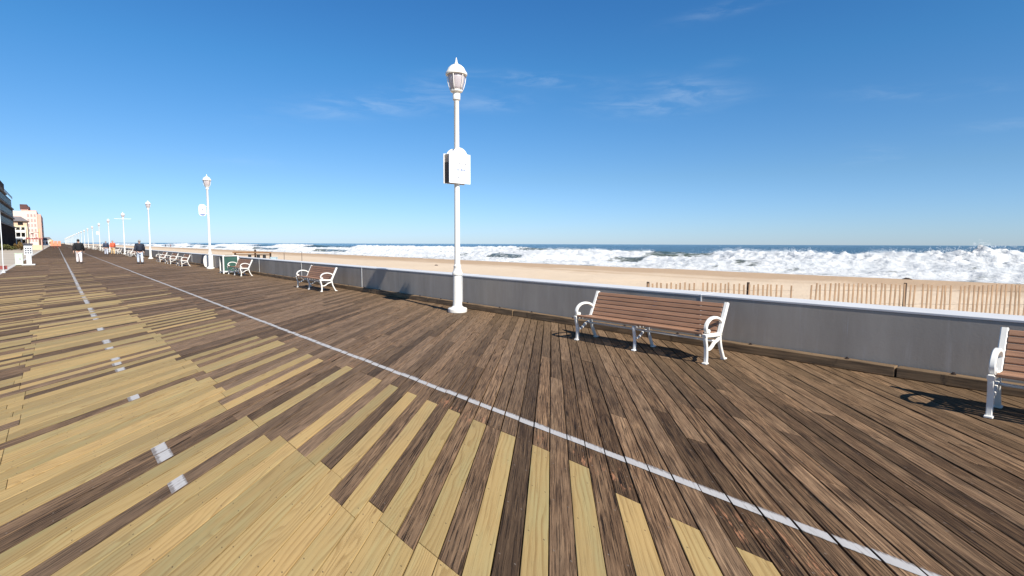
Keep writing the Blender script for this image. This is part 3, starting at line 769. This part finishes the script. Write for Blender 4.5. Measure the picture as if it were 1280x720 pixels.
t = empty('pay_phone', (-1.58, 51.7, 0), 0, 'pale pedestal telephone with dark keypad face on a flat white base', 'pay phone')
m = MB(); m.box((0, 0, .045), (.72, .60, .08), None, .01); m.build('base', M['kiosk'], t)
m = MB(); m.box((.04, 0, .40), (.28, .22, .63), None, .012); m.build('pedestal', M['kiosk'], t)
m = MB(); m.box((.03, .03, 1.10), (.46, .30, .74), None, .02); hd = m.build('housing', M['kiosk'], t)
m = MB()
for i in range(3):
    for j in range(3): m.box((-.10 + .13 * i, -.128, .90 + .16 * j), (.085, .014, .09))
m.build('keypad', M['kiosk_dark'], hd)
m = MB(); m.box((.03, .0, 1.525), (.56, .46, .10), None, .02); m.build('roof', M['kiosk_dark'], t)
t = empty('utility_cabinet', (-2.08, 52.0, 0), 0, 'pale green utility cabinet standing left of the pedestal telephone', 'cabinet')
m = MB(); m.box((0, 0, .42), (.42, .34, .80), None, .015); m.build('cabinet_body', M['mint'], t)
m = MB(); m.box((0, 0, .845), (.47, .39, .05), None, .015); m.build('lid', M['mint'], t)
m = MB(); m.box((.06, -.178, .45), (.03, .016, .12)); m.build('handle', M['iron'], t)
t = empty('flag_pole', (-2.24, 39.68, 0), 0, 'thin white pole leaning slightly at the left edge of the boardwalk', 'pole')
MB().tube([(0, 0, .03), (-.02, .6, 1.2), (-.05, 1.3, 2.9), (-.09, 2.0, 4.2)], [.022, .021, .02, .018], 10).build('pole', M['kiosk'], t, True)
m = MB(); m.lathe([(.09, 0), (.09, .03), (.05, .05), (.036, .10)], 12); m.build('foot', M['kiosk'], t, True, 40)
t = empty('striped_barricade', (-3.15, 40.3, 0), R(4), 'low barricade board with red and white blocks at the left pavement edge', 'barricade')
for k in range(6):
    m = MB(); m.bb((-1.0 + k * .34, -.02, .16), (-1.0 + (k + 1) * .34 - .002, .02, .36)); m.build('stripe_board', M['red'] if k % 2 else M['white'], t)
for x in (-.9, .9):
    m = MB(); m.bar([(x - .0, 0.), (x, .42)], .04, .05, .048); m.box((x, .048, .012), (.06, .45, .02)); m.build('leg', M['white'], t)
# red canopied stand beside the tan post
t = empty('canopy_stand', (-3.9, 160., 0), 0, 'stand with a red canopy on posts beside the pavement, by the tan post', 'stand')
m = MB()
for k in range(7):
    x = -1.2 + k * .42; m.loft([[(x, -1.1, 2.35), (x + .40, -1.1, 2.3), (x + .40, 1.1, 2.3), (x, 1.1, 2.35)], [(x + .05, -.9, 2.62 + .22 * math.sin(k * 2)), (x + .35, -.9, 2.7), (x + .35, .9, 2.7), (x + .05, .9, 2.62 + .2 * math.sin(k * 2))]])
m.build('canopy', M['red'], t)
for x in (-1.1, 1.6):
    for y in (-1, 1): MB().tube([(x, y, -.01), (x, y, 2.36)], .045, 8).build('post', M['maroon'], t)
m = MB(); m.bb((-1.0, -.8, -.01), (1.5, -.5, 1.05)); m.build('counter', M['peach'], t)
t = empty('tan_post', (-2.72, 160.5, 0), 0, 'tan post with a white base and dark bracket at the end of the pavement', 'post')
MB().lathe([(.22, -.005), (.22, .9), (.18, .95)], 12).build('post_base', M['cream'], t, True, 40)
MB().lathe([(.15, .94), (.13, 4.6), (.05, 4.75)], 12).build('shaft', M['tanpost'], t, True, 40)
m = MB(); m.tube([(-1.1, 0, 3.75), (-.135, 0, 3.85)], .05); m.bb((-1.5, -.06, 3.45), (-1.0, .06, 3.70)); m.build('bracket', M['maroon'], t)
# orange barrier across the far lane
t = empty('road_barrier', (-.1, 200., 0), 0, 'orange plastic barrier standing across the far end of the left lane', 'barrier')
m = MB()
for k in range(3): m.loft([[(-1.15 + k * .78, -.25, .62), (-.41 + k * .78, -.25, .62), (-.41 + k * .78, .25, .62), (-1.15 + k * .78, .25, .62)], [(-1.10 + k * .78, -.10, 2.0), (-.46 + k * .78, -.10, 2.05), (-.46 + k * .78, .10, 2.05), (-1.10 + k * .78, .10, 2.0)]])
m.build('panel', M['orange'], t)
for x in (-.5, .5):
    MB().tube([(x, 0, .63), (x * .6, 0, .02)], .09, 8).build('leg', M['red'], t)

# ================================================================== BUILDINGS
def windows(par, rects, y, mat=None, frame=None, axis='y', depth=.05):
    """rects (a0, z0, a1, z1) on a wall facing -Y at y (axis 'y') or facing +X at x (axis 'x')"""
    for a0, z0, a1, z1 in rects:
        m = MB()
        if axis == 'y': m.bb((a0, y - depth, z0), (a1, y - .003, z1))
        else: m.bb((y + .003, a0, z0), (y + depth, a1, z1))
        w = m.build('window', mat or M['glass'], par)
        if frame:
            m = MB(); e = .10
            if axis == 'y': m.bb((a0 - e, y - depth - .05, z0 - e), (a1 + e, y - .004, z0 - .002))
            else: m.bb((y + .004, a0 - e, z0 - e), (y + depth + .05, a1 + e, z0 - .002))
            m.build('sill', frame, w)
# dark stepped hotel along the pavement
t = empty('hotel_building', (-12, 120, -.02), 0, 'dark brown stepped hotel block with grey floor bands at the left edge of the photo', 'building')
MB().bb((-26, 0, 0), (0, 165, 7.2)).build('ground_floor_wall', M['bluegrey'], t)
MB().bb((-26, 0, 7.22), (-.15, 164.8, 14.3)).build('wall', M['brown_wall'], t)
MB().bb((-26, 0, 14.32), (-.3, 162, 17.8)).build('wall', M['brown_wall'], t)
MB().bb((-26, 0, 17.82), (-.5, 132, 21.4)).build('upper_storey', M['brown_wall'], t)
for z, y1, x in ((7.2, 164.95, .30), (10.55, 164.9, .16), (14.25, 164.85, .1), (17.8, 132.1, -.05)):
    MB().bb((x - .6, -.2, z), (x + .12, y1, z + .42)).build('floor_band', M['band'], t)
wr = [(88 + 4.4 * k, 7.9, 90.4 + 4.4 * k, 9.7) for k in range(17)]
windows(t, wr, -.15, M['glass'], M['band'], 'x', .08)
wr = [(88 + 4.4 * k, z, 90.6 + 4.4 * k, z + 2.0) for k in range(17) for z in (11.4,)] + [(88 + 4.4 * k, 15.1, 90.6 + 4.4 * k, 17.0) for k in range(16)]
windows(t, wr, -.14, M['glass'], None, 'x', .07)
for k in range(20):
    m = MB(); m.bb((.003, 84 + 4 * k, 0), (.30, 84.5 + 4 * k, 7.18)); m.build('pilaster', M['brown_wall'], t)
m = MB()
for k in range(40): m.bb((.02, 100 + 1.6 * k, 18.2), (.07, 100.08 + 1.6 * k, 18.95))
m.bb((.015, 84, 18.97), (.08, 162, 19.05)); m.build('railing', M['iron'], t)
# cream house with grey roof and white balconies
t = empty('cream_house', (-10.4, 300, -.02), 0, 'cream house with grey roof and white balconies between the dark and pink hotels', 'building')
MB().bb((-7, 0, 0), (1.7, 14, 8.3)).build('wall', M['cream'], t)
MB().bb((-7, .3, 8.32), (1.6, 14, 10.4)).build('upper_wall', M['peach'], t)
m = MB(); m.loft([[(-7.6, -.5, 10.42), (2.2, -.5, 10.42), (2.2, 14.5, 10.42), (-7.6, 14.5, 10.42)], [(-4.5, 5.5, 12.5), (-.3, 5.5, 12.5), (-.3, 8.5, 12.5), (-4.5, 8.5, 12.5)]]); m.build('roof', M['roof'], t)
for z in (2.9, 5.7):
    m = MB(); m.bb((-2.1, -1.5, z), (1.1, -.004, z + .18)); bl_ = m.build('balcony', M['balc'], t)
    m = MB(); m.bb((-2.1, -1.5, z + .182), (1.1, -1.42, z + 1.0)); m.build('balcony_rail', M['balc'], bl_)
for x in (-2.0, -.4, 1.0):
    MB().bb((x - .12, -1.40, .0), (x + .12, -1.16, 8.1)).build('column', M['balc'], t)
windows(t, [(-1.75, .4, -.7, 2.6), (-.15, .4, .8, 2.6), (-1.75, 3.95, -.7, 5.5), (-.15, 3.95, .8, 5.5), (-1.75, 6.8, -.7, 7.9), (-.15, 6.8, .8, 7.9), (-4.6, 4., -3.4, 5.4)], 0.)
windows(t, [(-1.2, 8.8, .4, 10.0)], .3)
# pink hotel
t = empty('pink_hotel', (-10.5, 400, -.02), 0, 'tall pink hotel with a salmon corner tower and maroon rooftop box', 'building')
MB().bb((-20, 0, 0), (3.1, 60, 18.9)).build('wall', M['palepink'], t)
MB().bb((3.102, .6, 0), (4.8, 62, 17.4)).build('corner_tower', M['salmon'], t)
MB().bb((-2.6, 1.0, 18.92), (3.0, 50, 19.5)).build('parapet', M['pink'], t)
MB().bb((-3.3, 1.5, 18.94), (-.4, 20, 20.0)).build('roof_plinth', M['pink'], t)
m = MB(); m.bb((-3.7, 1.2, 20.02), (-.7, 18, 22.7)); m.bb((-.7, 1.4, 20.02), (.2, 18, 21.6)); m.build('rooftop_box', M['maroon'], t)
windows(t, [(-.9 + 1.35 * i, 2.2 + 2.75 * j, -.1 + 1.35 * i, 3.6 + 2.75 * j) for i in range(3) for j in range(6)], 0., M['pinkglass'], M['pink'])
windows(t, [(4 + 5 * i, 2.2 + 2.75 * j, 6.4 + 5 * i, 3.6 + 2.75 * j) for i in range(10) for j in range(5)], 4.8, None, None, 'x')
# small white houses in the distance
defs = [((-5.1, 420), 3.6, 4.3, 'white', 'small white house nearest the pink hotel at the far pavement end'), ((-4.2, 520), 3.4, 5.6, 'cream', 'tiny cream house farther along beyond the small white house'), ((-3.9, 660), 4.2, 4.5, 'peach', 'tiny tan roofed house at the far end of the boardwalk')]
for (x, y), w, h, mt, lb in defs:
    t = empty('small_house', (x, y, -.02), 0, lb, 'house', 'small distant houses')
    mm = {'white': M['balc'], 'cream': M['cream'], 'peach': M['palepink']}[mt]
    MB().bb((-w / 2 - 4, 0, 0), (w / 2, 12, h * .72)).build('wall', mm, t)
    m = MB(); m.loft([[(-w / 2 - 4.3, -.3, h * .722), (w / 2 + .2, -.3, h * .722), (w / 2 + .2, 12.3, h * .722), (-w / 2 - 4.3, 12.3, h * .722)], [(-w / 2 - 3, 5.8, h), (w / 2 - 1, 5.8, h), (w / 2 - 1, 6.2, h), (-w / 2 - 3, 6.2, h)]])
    m.build('roof', M['roof'] if mt != 'peach' else M['tanpost'], t)
    windows(t, [(w / 2 - 1.2, .6, w / 2 - .5, 2.1), (w / 2 - 2.8, .9, w / 2 - 2.0, 2.0)], 0.)

# shrubs at the foot of the dark hotel
def shrub(name, loc, rx, ry, rz, leaf, label):
    t = empty(name, loc, 0, label, 'shrub', 'shrubs along the pavement edge')
    vs, fs = [], []
    for k in range(1500):
        u = Vector((random.gauss(0, 1), random.gauss(0, 1), random.gauss(0, 1))).normalized() * (random.random() ** .35)
        lump = .8 + .35 * math.sin(u.x * 5 + loc[1]) * math.cos(u.y * 4 + u.z * 3)
        p = Vector((u.x * rx * lump, u.y * ry * lump, rz * (.52 + .5 * u.z * lump)))
        if p.z < .03: p.z = .03 + random.random() * .1
        a = Vector((random.gauss(0, 1), random.gauss(0, 1), random.gauss(0, 1))).normalized() * random.uniform(.06, .14); b = a.orthogonal().normalized() * random.uniform(.04, .08)
        b0 = len(vs); vs += [p - a, p + b, p + a, p - b]; fs.append((b0, b0 + 1, b0 + 2, b0 + 3))
    meshobj('foliage', fast_mesh('foliage', vs, fs), leaf, t)
    m = MB()
    for k in range(5): m.tube([(0, 0, -.02), (random.uniform(-.4, .4) * rx, random.uniform(-.4, .4) * ry, rz * .6)], [.04, .015], 5)
    m.build('stem', M['bark'], t)
shrub('shrub', (-8.2, 150, -.01), 1.5, 1.6, 1.3, M['leaf_olive'], 'low olive green shrub in front of the dark hotel at the left edge')
shrub('shrub', (-7.1, 152, -.01), 1.2, 1.4, .9, M['leaf_olive'], 'lowest green shrub between the olive and the brown shrub')
shrub('shrub', (-5.5, 150, -.01), 1.15, 1.5, 1.75, M['leaf_brown'], 'larger brownish shrub left of the pedestal telephone')

# ================================================================== BEACH FURNITURE
def fence(p0, p1, posts, label, missing=.10):
    a, b = Vector((p0[0], p0[1], 0)), Vector((p1[0], p1[1], 0)); d = b - a; ln = d.length; ang = math.atan2(d.y, d.x)
    t = empty('sand_fence', (a.x, a.y, -.46), ang, label, 'fence', 'slatted sand fences on the beach')
    m = MB(); x = .0; k = 0
    while x < ln:
        tilt = random.gauss(0, .022); hgt = 1.12 + random.gauss(0, .014) + .02 * math.sin(x * 1.3)
        if random.random() > missing:
            rot = Matrix.Rotation(tilt * .7, 4, 'Y') @ Matrix.Rotation(random.gauss(0, .02), 4, 'X')
            m.box((x, random.gauss(0, .01), hgt / 2 - .05), (.040, .011, hgt + .1), rot)
        x += .118 + random.gauss(0, .006) + (.0 if random.random() > .015 else .11)
    m.build('picket_row', M['picket'], t)
    for z in (.30, .62, .96):
        m = MB(); m.tube([(x_, .012, z + .012 * math.sin(x_ * 7)) for x_ in np.linspace(0, ln, 40)], .004, 5); m.build('wire', M['wire'], t)
    for px in posts:
        MB().tube([(px, .05, -.1), (px + .01, .05, 1.16)], [.038, .036], 8).build('post', M['post'], t)
# the lattice stops and starts again, leaving one gap
fence((11.35, 7.88), (14.15, 5.45), [.0, 2.55], 'left stretch of wooden picket sand fence behind the wall, nearer the lamp post', .08)
fence((14.46, 5.18), (21.5, -.95), [2.42, 7.6], 'right stretch of wooden picket sand fence running out of the photo', .0)
t = empty('beach_rail', (11.2, 43.2, -.46), math.atan2(-1.86, 2.16), 'brown wooden beam rail on posts on the sand behind the green bin', 'rail')
m = MB(); m.box((.0, 0, 1.40), (2.9, .10, .11), None, .01); m.build('beam', M['railwood'], t)
m = MB(); m.box((.0, .10, 1.22), (2.7, .06, .08), None, .01); m.build('beam', M['railwood'], t)
for x in (-1.38, .15, 1.3): MB().bb((x - .05, .16, -.1), (x + .05, .26, 1.62 if x == .15 else 1.40)).build('post', M['post'], t)
for x in (-.05, .60, 1.05):
    m = MB(); m.lathe([(.09, 0), (.11, .1), (.11, .38), (.07, .42)], 10, (x, -.25, .85)); m.tube([(x, -.25, 0), (x, -.25, .86)], .03, 6); m.build('float', M['black'], t, True, 40)
t = empty('storage_chest', (12.45, 42.1, -.46), math.atan2(-1.86, 2.16), 'pale blue plastic chest on the sand at the right end of the wooden rail', 'chest')
MB().box((0, 0, .50), (.42, .35, 1.0), None, .03).build('chest_body', M['palebox'], t)
MB().box((0, 0, 1.035), (.46, .39, .06), None, .02).build('lid', M['palebox'], t)
MB().box((0, -.20, .86), (.10, .04, .04)).build('latch', M['black'], t)
for k, (x, y, hh, lb) in enumerate([(13.05, 41.65, 1.40, 'thin rusty steel stake on the sand, left one of the pair'), (14.06, 40.77, 1.45, 'thin rusty steel stake on the sand, right one of the pair above the third bench')]):
    m = MB(); m.bar([(0, -.1), (.01, hh)], .05, .012, 0); m.bar([(0, -.1), (.01, hh)], .012, .05, .031)
    o = m.build('steel_stake', M['steel']); o.location = (x, y, -.46); tag(o, lb, 'stake', 'steel stakes on the beach')
# driftwood near the water, small stones
m = MB(); m.tube([(-.9, 0, .05), (-.2, .1, .20), (.4, 0, .18), (1.0, -.15, .04)], [.08, .16, .15, .05], 8); m.tube([(.1, 0, .2), (.3, .1, .5)], [.06, .03], 6)
o = m.build('driftwood', M['post'], None, True); o.scale = (.35, .35, .4); o.location = (50., 11.0, -1.0); o.rotation_euler = (0, 0, R(95)); tag(o, 'dark driftwood lump on the wet sand near the surf at right', 'driftwood')
m = MB(); m.ball((0, 0, .06), .16, 8, 6, (1.3, .8, .7)); o = m.build('seaweed_clump', M['post'], None, True); o.location = (26.5, 41.5, -.44); tag(o, 'small dark seaweed clump on the dry sand left of the near lamp post', 'seaweed')

# ================================================================== PEOPLE
def skin_mesh(name, pts, edges, radii, root=0, lv=1):
    me = bpy.data.meshes.new(name); me.from_pydata(pts, edges, []); o = bpy.data.objects.new(name, me); COL.objects.link(o)
    o.modifiers.new('s', 'SKIN')
    for i, r_ in enumerate(radii):
        d = me.skin_vertices[0].data[i]; d.radius = (r_, r_) if not isinstance(r_, tuple) else r_; d.use_root = (i == root)
    sd = o.modifiers.new('u', 'SUBSURF'); sd.levels = lv; sd.render_levels = lv
    dg = bpy.context.evaluated_depsgraph_get(); ev = o.evaluated_get(dg)
    out = bpy.data.meshes.new_from_object(ev); bpy.data.objects.remove(o); bpy.data.meshes.remove(me)
    return out
def limb(pts, edges, rad, chain, parent):
    prev = parent
    for p, r_ in chain:
        pts.append(p); rad.append(r_); edges.append((prev, len(pts) - 1)); prev = len(pts) - 1
    return prev
def person(loc, facing, H, top, trousers, hair, label, stride=.2, bulk=1., coat=.0, arms=.25, shorts=False):
    """figure built facing -Y, then turned"""
    t = empty('person', loc, facing, label, 'person'); k = H / 1.75
    def S_(p): return (p[0] * k, p[1] * k, p[2] * k)
    sh = .19 * (.85 + .15 * bulk)
    legs = {}
    for s in (-1, 1):
        f = s * stride
        legs[s] = [((s * .095, 0, .88), .088), ((s * .098, -.55 * f - .02, .48), .058), ((s * .10, -f + .03, .10), .040)]
    armc = {}
    for s in (-1, 1):
        w = -s * arms
        armc[s] = [((s * sh, .0, 1.42), .055), ((s * (sh + .075), -.35 * w + .03, 1.14), .042), ((s * (sh + .09), -w * .85 - .03, .90), .030)]
    # continuous body
    pts = [(0, 0, .95)]; rad = [.125]; ed = []
    ch = limb(pts, ed, rad, [((0, .0, 1.10), .125), ((0, .0, 1.28), .14), ((0, .01, 1.43), .085), ((0, .0, 1.50), .052), ((0, -.015, 1.56), .06), ((0, -.02, 1.64), .082), ((0, -.012, 1.71), .06)], 0)
    for s in (-1, 1):
        a = limb(pts, ed, rad, legs[s], 0)
        limb(pts, ed, rad, [((legs[s][2][0][0] * 1.05, legs[s][2][0][1] - .10, .045), .036), ((legs[s][2][0][0] * 1.1, legs[s][2][0][1] - .17, .035), .030)], a)
        w = limb(pts, ed, rad, armc[s], 3)
        wx, wy, wz = armc[s][2][0]
        palm = limb(pts, ed, rad, [((wx + s * .005, wy - .015, wz - .075), .030)], w)
        for q, ln in zip((-.026, -.009, .009, .025), (.070, .082, .078, .060)):
            limb(pts, ed, rad, [((wx + s * .008, wy - .015 + q, wz - .095), .010), ((wx + s * .004, wy - .015 + q * 1.1, wz - .095 - ln * .55), .009), ((wx - s * .012, wy - .012 + q * 1.1, wz - .095 - ln), .008)], palm)
        limb(pts, ed, rad, [((wx - s * .012, wy - .045, wz - .05), .011), ((wx - s * .022, wy - .062, wz - .085), .009)], w)
    me = skin_mesh('body', [S_(p) for p in pts], ed, [r_ * k for r_ in rad], 0, 1)
    bm = bmesh.new(); bm.from_mesh(me)
    def add_ball(c, r_, sc): bmesh.ops.create_uvsphere(bm, u_segments=10, v_segments=8, radius=r_ * k, matrix=Matrix.Translation(S_(c)) @ Matrix.Diagonal((sc[0], sc[1], sc[2], 1)))
    add_ball((0, -.012, 1.655), .1, (.78, .95, 1.18)); add_ball((0, -.108, 1.635), .016, (.8, 1.1, 1.5)); add_ball((0, -.098, 1.595), .022, (1.2, .5, .35))
    for s in (-1, 1): add_ball((s * .078, 0, 1.645), .026, (.4, .7, 1.2))
    bm.to_mesh(me); bm.free(); body = meshobj('body', me, M['skin'], t, True)
    m = MB()
    for s in (-1, 1): m.ball(S_((s * .032, -.099, 1.662)), .011 * k, 8, 6)
    m.build('eyes', M['eye'], t, True)
    # hair cap
    m = MB(); m.ball(S_((0, .008, 1.685)), .1 * k, 14, 9, (.83, 1.0, .98))
    for v in list(m.bm.verts):
        if v.co.z < (1.64 - .45 * (v.co.y / k) * 1.2) * k and v.co.y < .03 * k: v.co.y = max(v.co.y, -.02 * k); v.co.z = max(v.co.z, 1.70 * k)
    m.build('hair', hair, t, True)
    # jacket: torso and sleeves
    g = .022 * bulk
    pts = [(0, 0, .93 - coat)]; rad = [.155 * bulk]; ed = []
    limb(pts, ed, rad, [((0, 0, 1.10), .165 * bulk), ((0, .005, 1.28), .165 * bulk), ((0, .015, 1.43), .105 + g), ((0, .005, 1.49), .072)], 0)
    for s in (-1, 1): limb(pts, ed, rad, [(armc[s][0][0], .075 + g), (armc[s][1][0], .058 + g), ((armc[s][2][0][0], armc[s][2][0][1] + .008, armc[s][2][0][2] + .03), .044 + g * .6)], 3)
    meshobj('jacket', skin_mesh('jacket', [S_(p) for p in pts], ed, [r_ * k for r_ in rad], 0, 2), top, t, True)
    pts = [(0, 0, .93)]; rad = [.145 * (.6 + .4 * bulk)]; ed = []
    for s in (-1, 1):
        lg = legs[s]
        limb(pts, ed, rad, [((s * .085, 0, .82), .11 * (.7 + .3 * bulk)), (lg[1][0], .088 if not shorts else .09)] + ([] if shorts else [((lg[2][0][0], lg[2][0][1] + .01, .085), .075)]), 0)
    meshobj('trousers', skin_mesh('trousers', [S_(p) for p in pts], ed, [r_ * k for r_ in rad], 0, 2), trousers, t, True)
    for s in (-1, 1):
        a = legs[s][2][0]; m = MB(); c = S_((a[0] * 1.06, a[1] - .055, .045))
        m.ball(c, .1 * k, 12, 8, (.5, 1.35, .45)); m.box((c[0], c[1], .014), (.095 * k, .26 * k, .022), None, .006); m.build('shoe', M['shoe'], t, True)
    return t
# facing -Y is towards us; walkers going away are turned by 180 degrees
person((1.32, 53.8, .005), R(178), 1.88, M['c_black'], M['c_white'], M['hair'], 'person in black jumper and white trousers walking away between the painted lines', .18, 1.36, .03, .22)
person((4.95, 50.6, .005), R(184), 1.85, M['c_navy'], M['c_jean'], M['hair_grey'], 'person in navy jacket and pale blue jeans walking away before the third lamp post', .15, 1.42, .04, .16)
person((5.0, 88.5, .005), R(180), 1.84, M['c_navy2'], M['c_grey'], M['hair_grey'], 'person in faded navy top and light grey jeans walking beside one in orange', .15, 1.3, .0, .12)
person((5.85, 90.6, .005), R(8), 1.88, M['c_orange'], M['c_khaki'], M['hair'], 'person in coral orange shirt and khaki trousers by the far benches', .18, 1.32, .0, .34)
person((4.6, 172., .005), R(180), 1.74, M['c_green'], M['c_grey'], M['hair'], 'distant person in dark green coat just right of the black jumper walker', .16, 1.1, .05, .2)
person((5.4, 240., .005), R(0), 1.74, M['c_black'], M['c_navy'], M['hair'], 'tiny distant person in dark clothes far along the boardwalk', .16, 1.1, .05, .2)
person((57.6, 436., -1.15), R(175), 1.75, M['c_navy'], M['c_navy'], M['hair'], 'tiny dark figure on the far beach, left one of two', .2, 1.1, .1, .2)
person((60.0, 432., -1.3), R(182), 1.75, M['c_red'], M['c_navy'], M['hair'], 'tiny figure in dull red on the far beach, right one of two', .2, 1.1, .1, .2)

# ================================================================== CAMERA
cam = bpy.data.cameras.new('camera'); co = bpy.data.objects.new('camera', cam); COL.objects.link(co)
f = 660.; cam.sensor_width = 36.; cam.lens = f / 1280 * 36.; cam.clip_end = 200000; cam.clip_start = .05
yaw, pitch, roll = R(40.72674921677683), math.atan(55. / f), R(.2)
fw0 = Vector((math.sin(yaw), math.cos(yaw), 0)); rt0 = Vector((math.cos(yaw), -math.sin(yaw), 0)); up0 = Vector((0, 0, 1))
fw = math.cos(pitch) * fw0 - math.sin(pitch) * up0; up = math.cos(pitch) * up0 + math.sin(pitch) * fw0
rt = math.cos(roll) * rt0 + math.sin(roll) * up; up2 = -math.sin(roll) * rt0 + math.cos(roll) * up
mt = Matrix((rt, up2, -fw)).transposed().to_4x4(); mt.translation = (0, 0, 1.65); co.matrix_world = mt
S.camera = co
def pixdir(x, y): return (rt * ((x - 640) / f) - up2 * ((y - 360) / f) + fw).normalized()

# ================================================================== LIGHT
EL = R(41.); AZ = math.atan2(-.119, -1.)           # the sun stands behind, along the wall
sv = Vector((math.sin(AZ) * math.cos(EL), math.cos(AZ) * math.cos(EL), math.sin(EL)))
sl = bpy.data.lights.new('sun', 'SUN'); sl.energy = 4.8; sl.angle = R(.53); sl.color = (1, .955, .88)
so = bpy.data.objects.new('sun', sl); COL.objects.link(so); so.rotation_euler = sv.to_track_quat('Z', 'Y').to_euler(); so.location = (0, -20, 30)
w = bpy.data.worlds.new('World'); S.world = w; w.use_nodes = True; nt = w.node_tree
bg = nt.nodes['Background']; bg.inputs[1].default_value = .070
sky = nt.nodes.new('ShaderNodeTexSky'); sky.sky_type = 'NISHITA'; sky.sun_disc = False; sky.sun_elevation = EL; sky.sun_rotation = AZ % (2 * math.pi)
sky.altitude = 0; sky.air_density = 1.0; sky.dust_density = .15; sky.ozone_density = 1.3
# thin cirrus wisps
gen = nt.nodes.new('ShaderNodeTexCoord').outputs['Generated']
def vdot(v):
    n = nt.nodes.new('ShaderNodeVectorMath'); n.operation = 'DOT_PRODUCT'; nt.links.new(gen, n.inputs[0]); n.inputs[1].default_value = v; return n.outputs['Value']
tot = None
for (px, py, wx, wy, st, sl_) in [(470, 132, 95, 13, .50, -.12), (540, 108, 40, 9, .35, -.1), (620, 130, 45, 9, .35, -.05), (665, 100, 85, 7, .5, .06), (805, 133, 55, 11, .55, .06), (868, 112, 50, 13, .45, .15), (1090, 194, 26, 9, .35, 0), (1150, 114, 60, 8, .25, .12), (930, 4, 60, 7, .35, -.12), (900, 78, 20, 5, .25, 0), (1260, 155, 40, 6, .2, 0), (290, 200, 60, 6, .15, 0), (130, 240, 60, 6, .15, 0)]:
    d = pixdir(px, py); t1 = Vector((d.y, -d.x, 0)).normalized(); t2 = t1.cross(d).normalized()
    t1b = (t1 - t2 * sl_).normalized(); t2b = t1b.cross(d).normalized()
    a = math_(nt, 'POWER', math_(nt, 'ABSOLUTE', math_(nt, 'DIVIDE', vdot(t1b), wx / 700.)), 2.); b = math_(nt, 'POWER', math_(nt, 'ABSOLUTE', math_(nt, 'DIVIDE', vdot(t2b), wy / 700.)), 2.)
    fr = math_(nt, 'GREATER_THAN', vdot(d), 0.)
    mk = math_(nt, 'MULTIPLY', math_(nt, 'MULTIPLY', math_(nt, 'POWER', 2.718, math_(nt, 'MULTIPLY', math_(nt, 'ADD', a, b), -1.)), st), fr)
    tot = mk if tot is None else math_(nt, 'ADD', tot, mk)
nz = noise(nt, mapping(nt, gen, (5, 5, 26)), 2.2, 8, .62, .6)
cl = math_(nt, 'MULTIPLY', tot, smooth(nt, nz, .36, .72), clamp=True)
sz = nt.nodes.new('ShaderNodeSeparateXYZ'); nt.links.new(gen, sz.inputs[0])
tint = ramp(nt, sz.outputs[2], [(.0, (.59, .84, 1.44)), (.12, (.53, .82, 1.16)), (.30, (.36, .87, 1.26)), (.48, (.27, .79, 1.30)), (.75, (.10, .42, .70))])
skyc = mixc(nt, 1., sky.outputs[0], tint, 'MULTIPLY')
skyc = mixc(nt, math_(nt, 'MULTIPLY', cl, .42), skyc, (7.5, 8.6, 9.8))
nt.links.new(skyc, bg.inputs[0])

S.view_settings.view_transform = 'Standard'; S.view_settings.look = 'None'; S.view_settings.exposure = .58; S.view_settings.gamma = 1.
S.view_settings.use_curve_mapping = False
S.cycles.max_bounces = 6
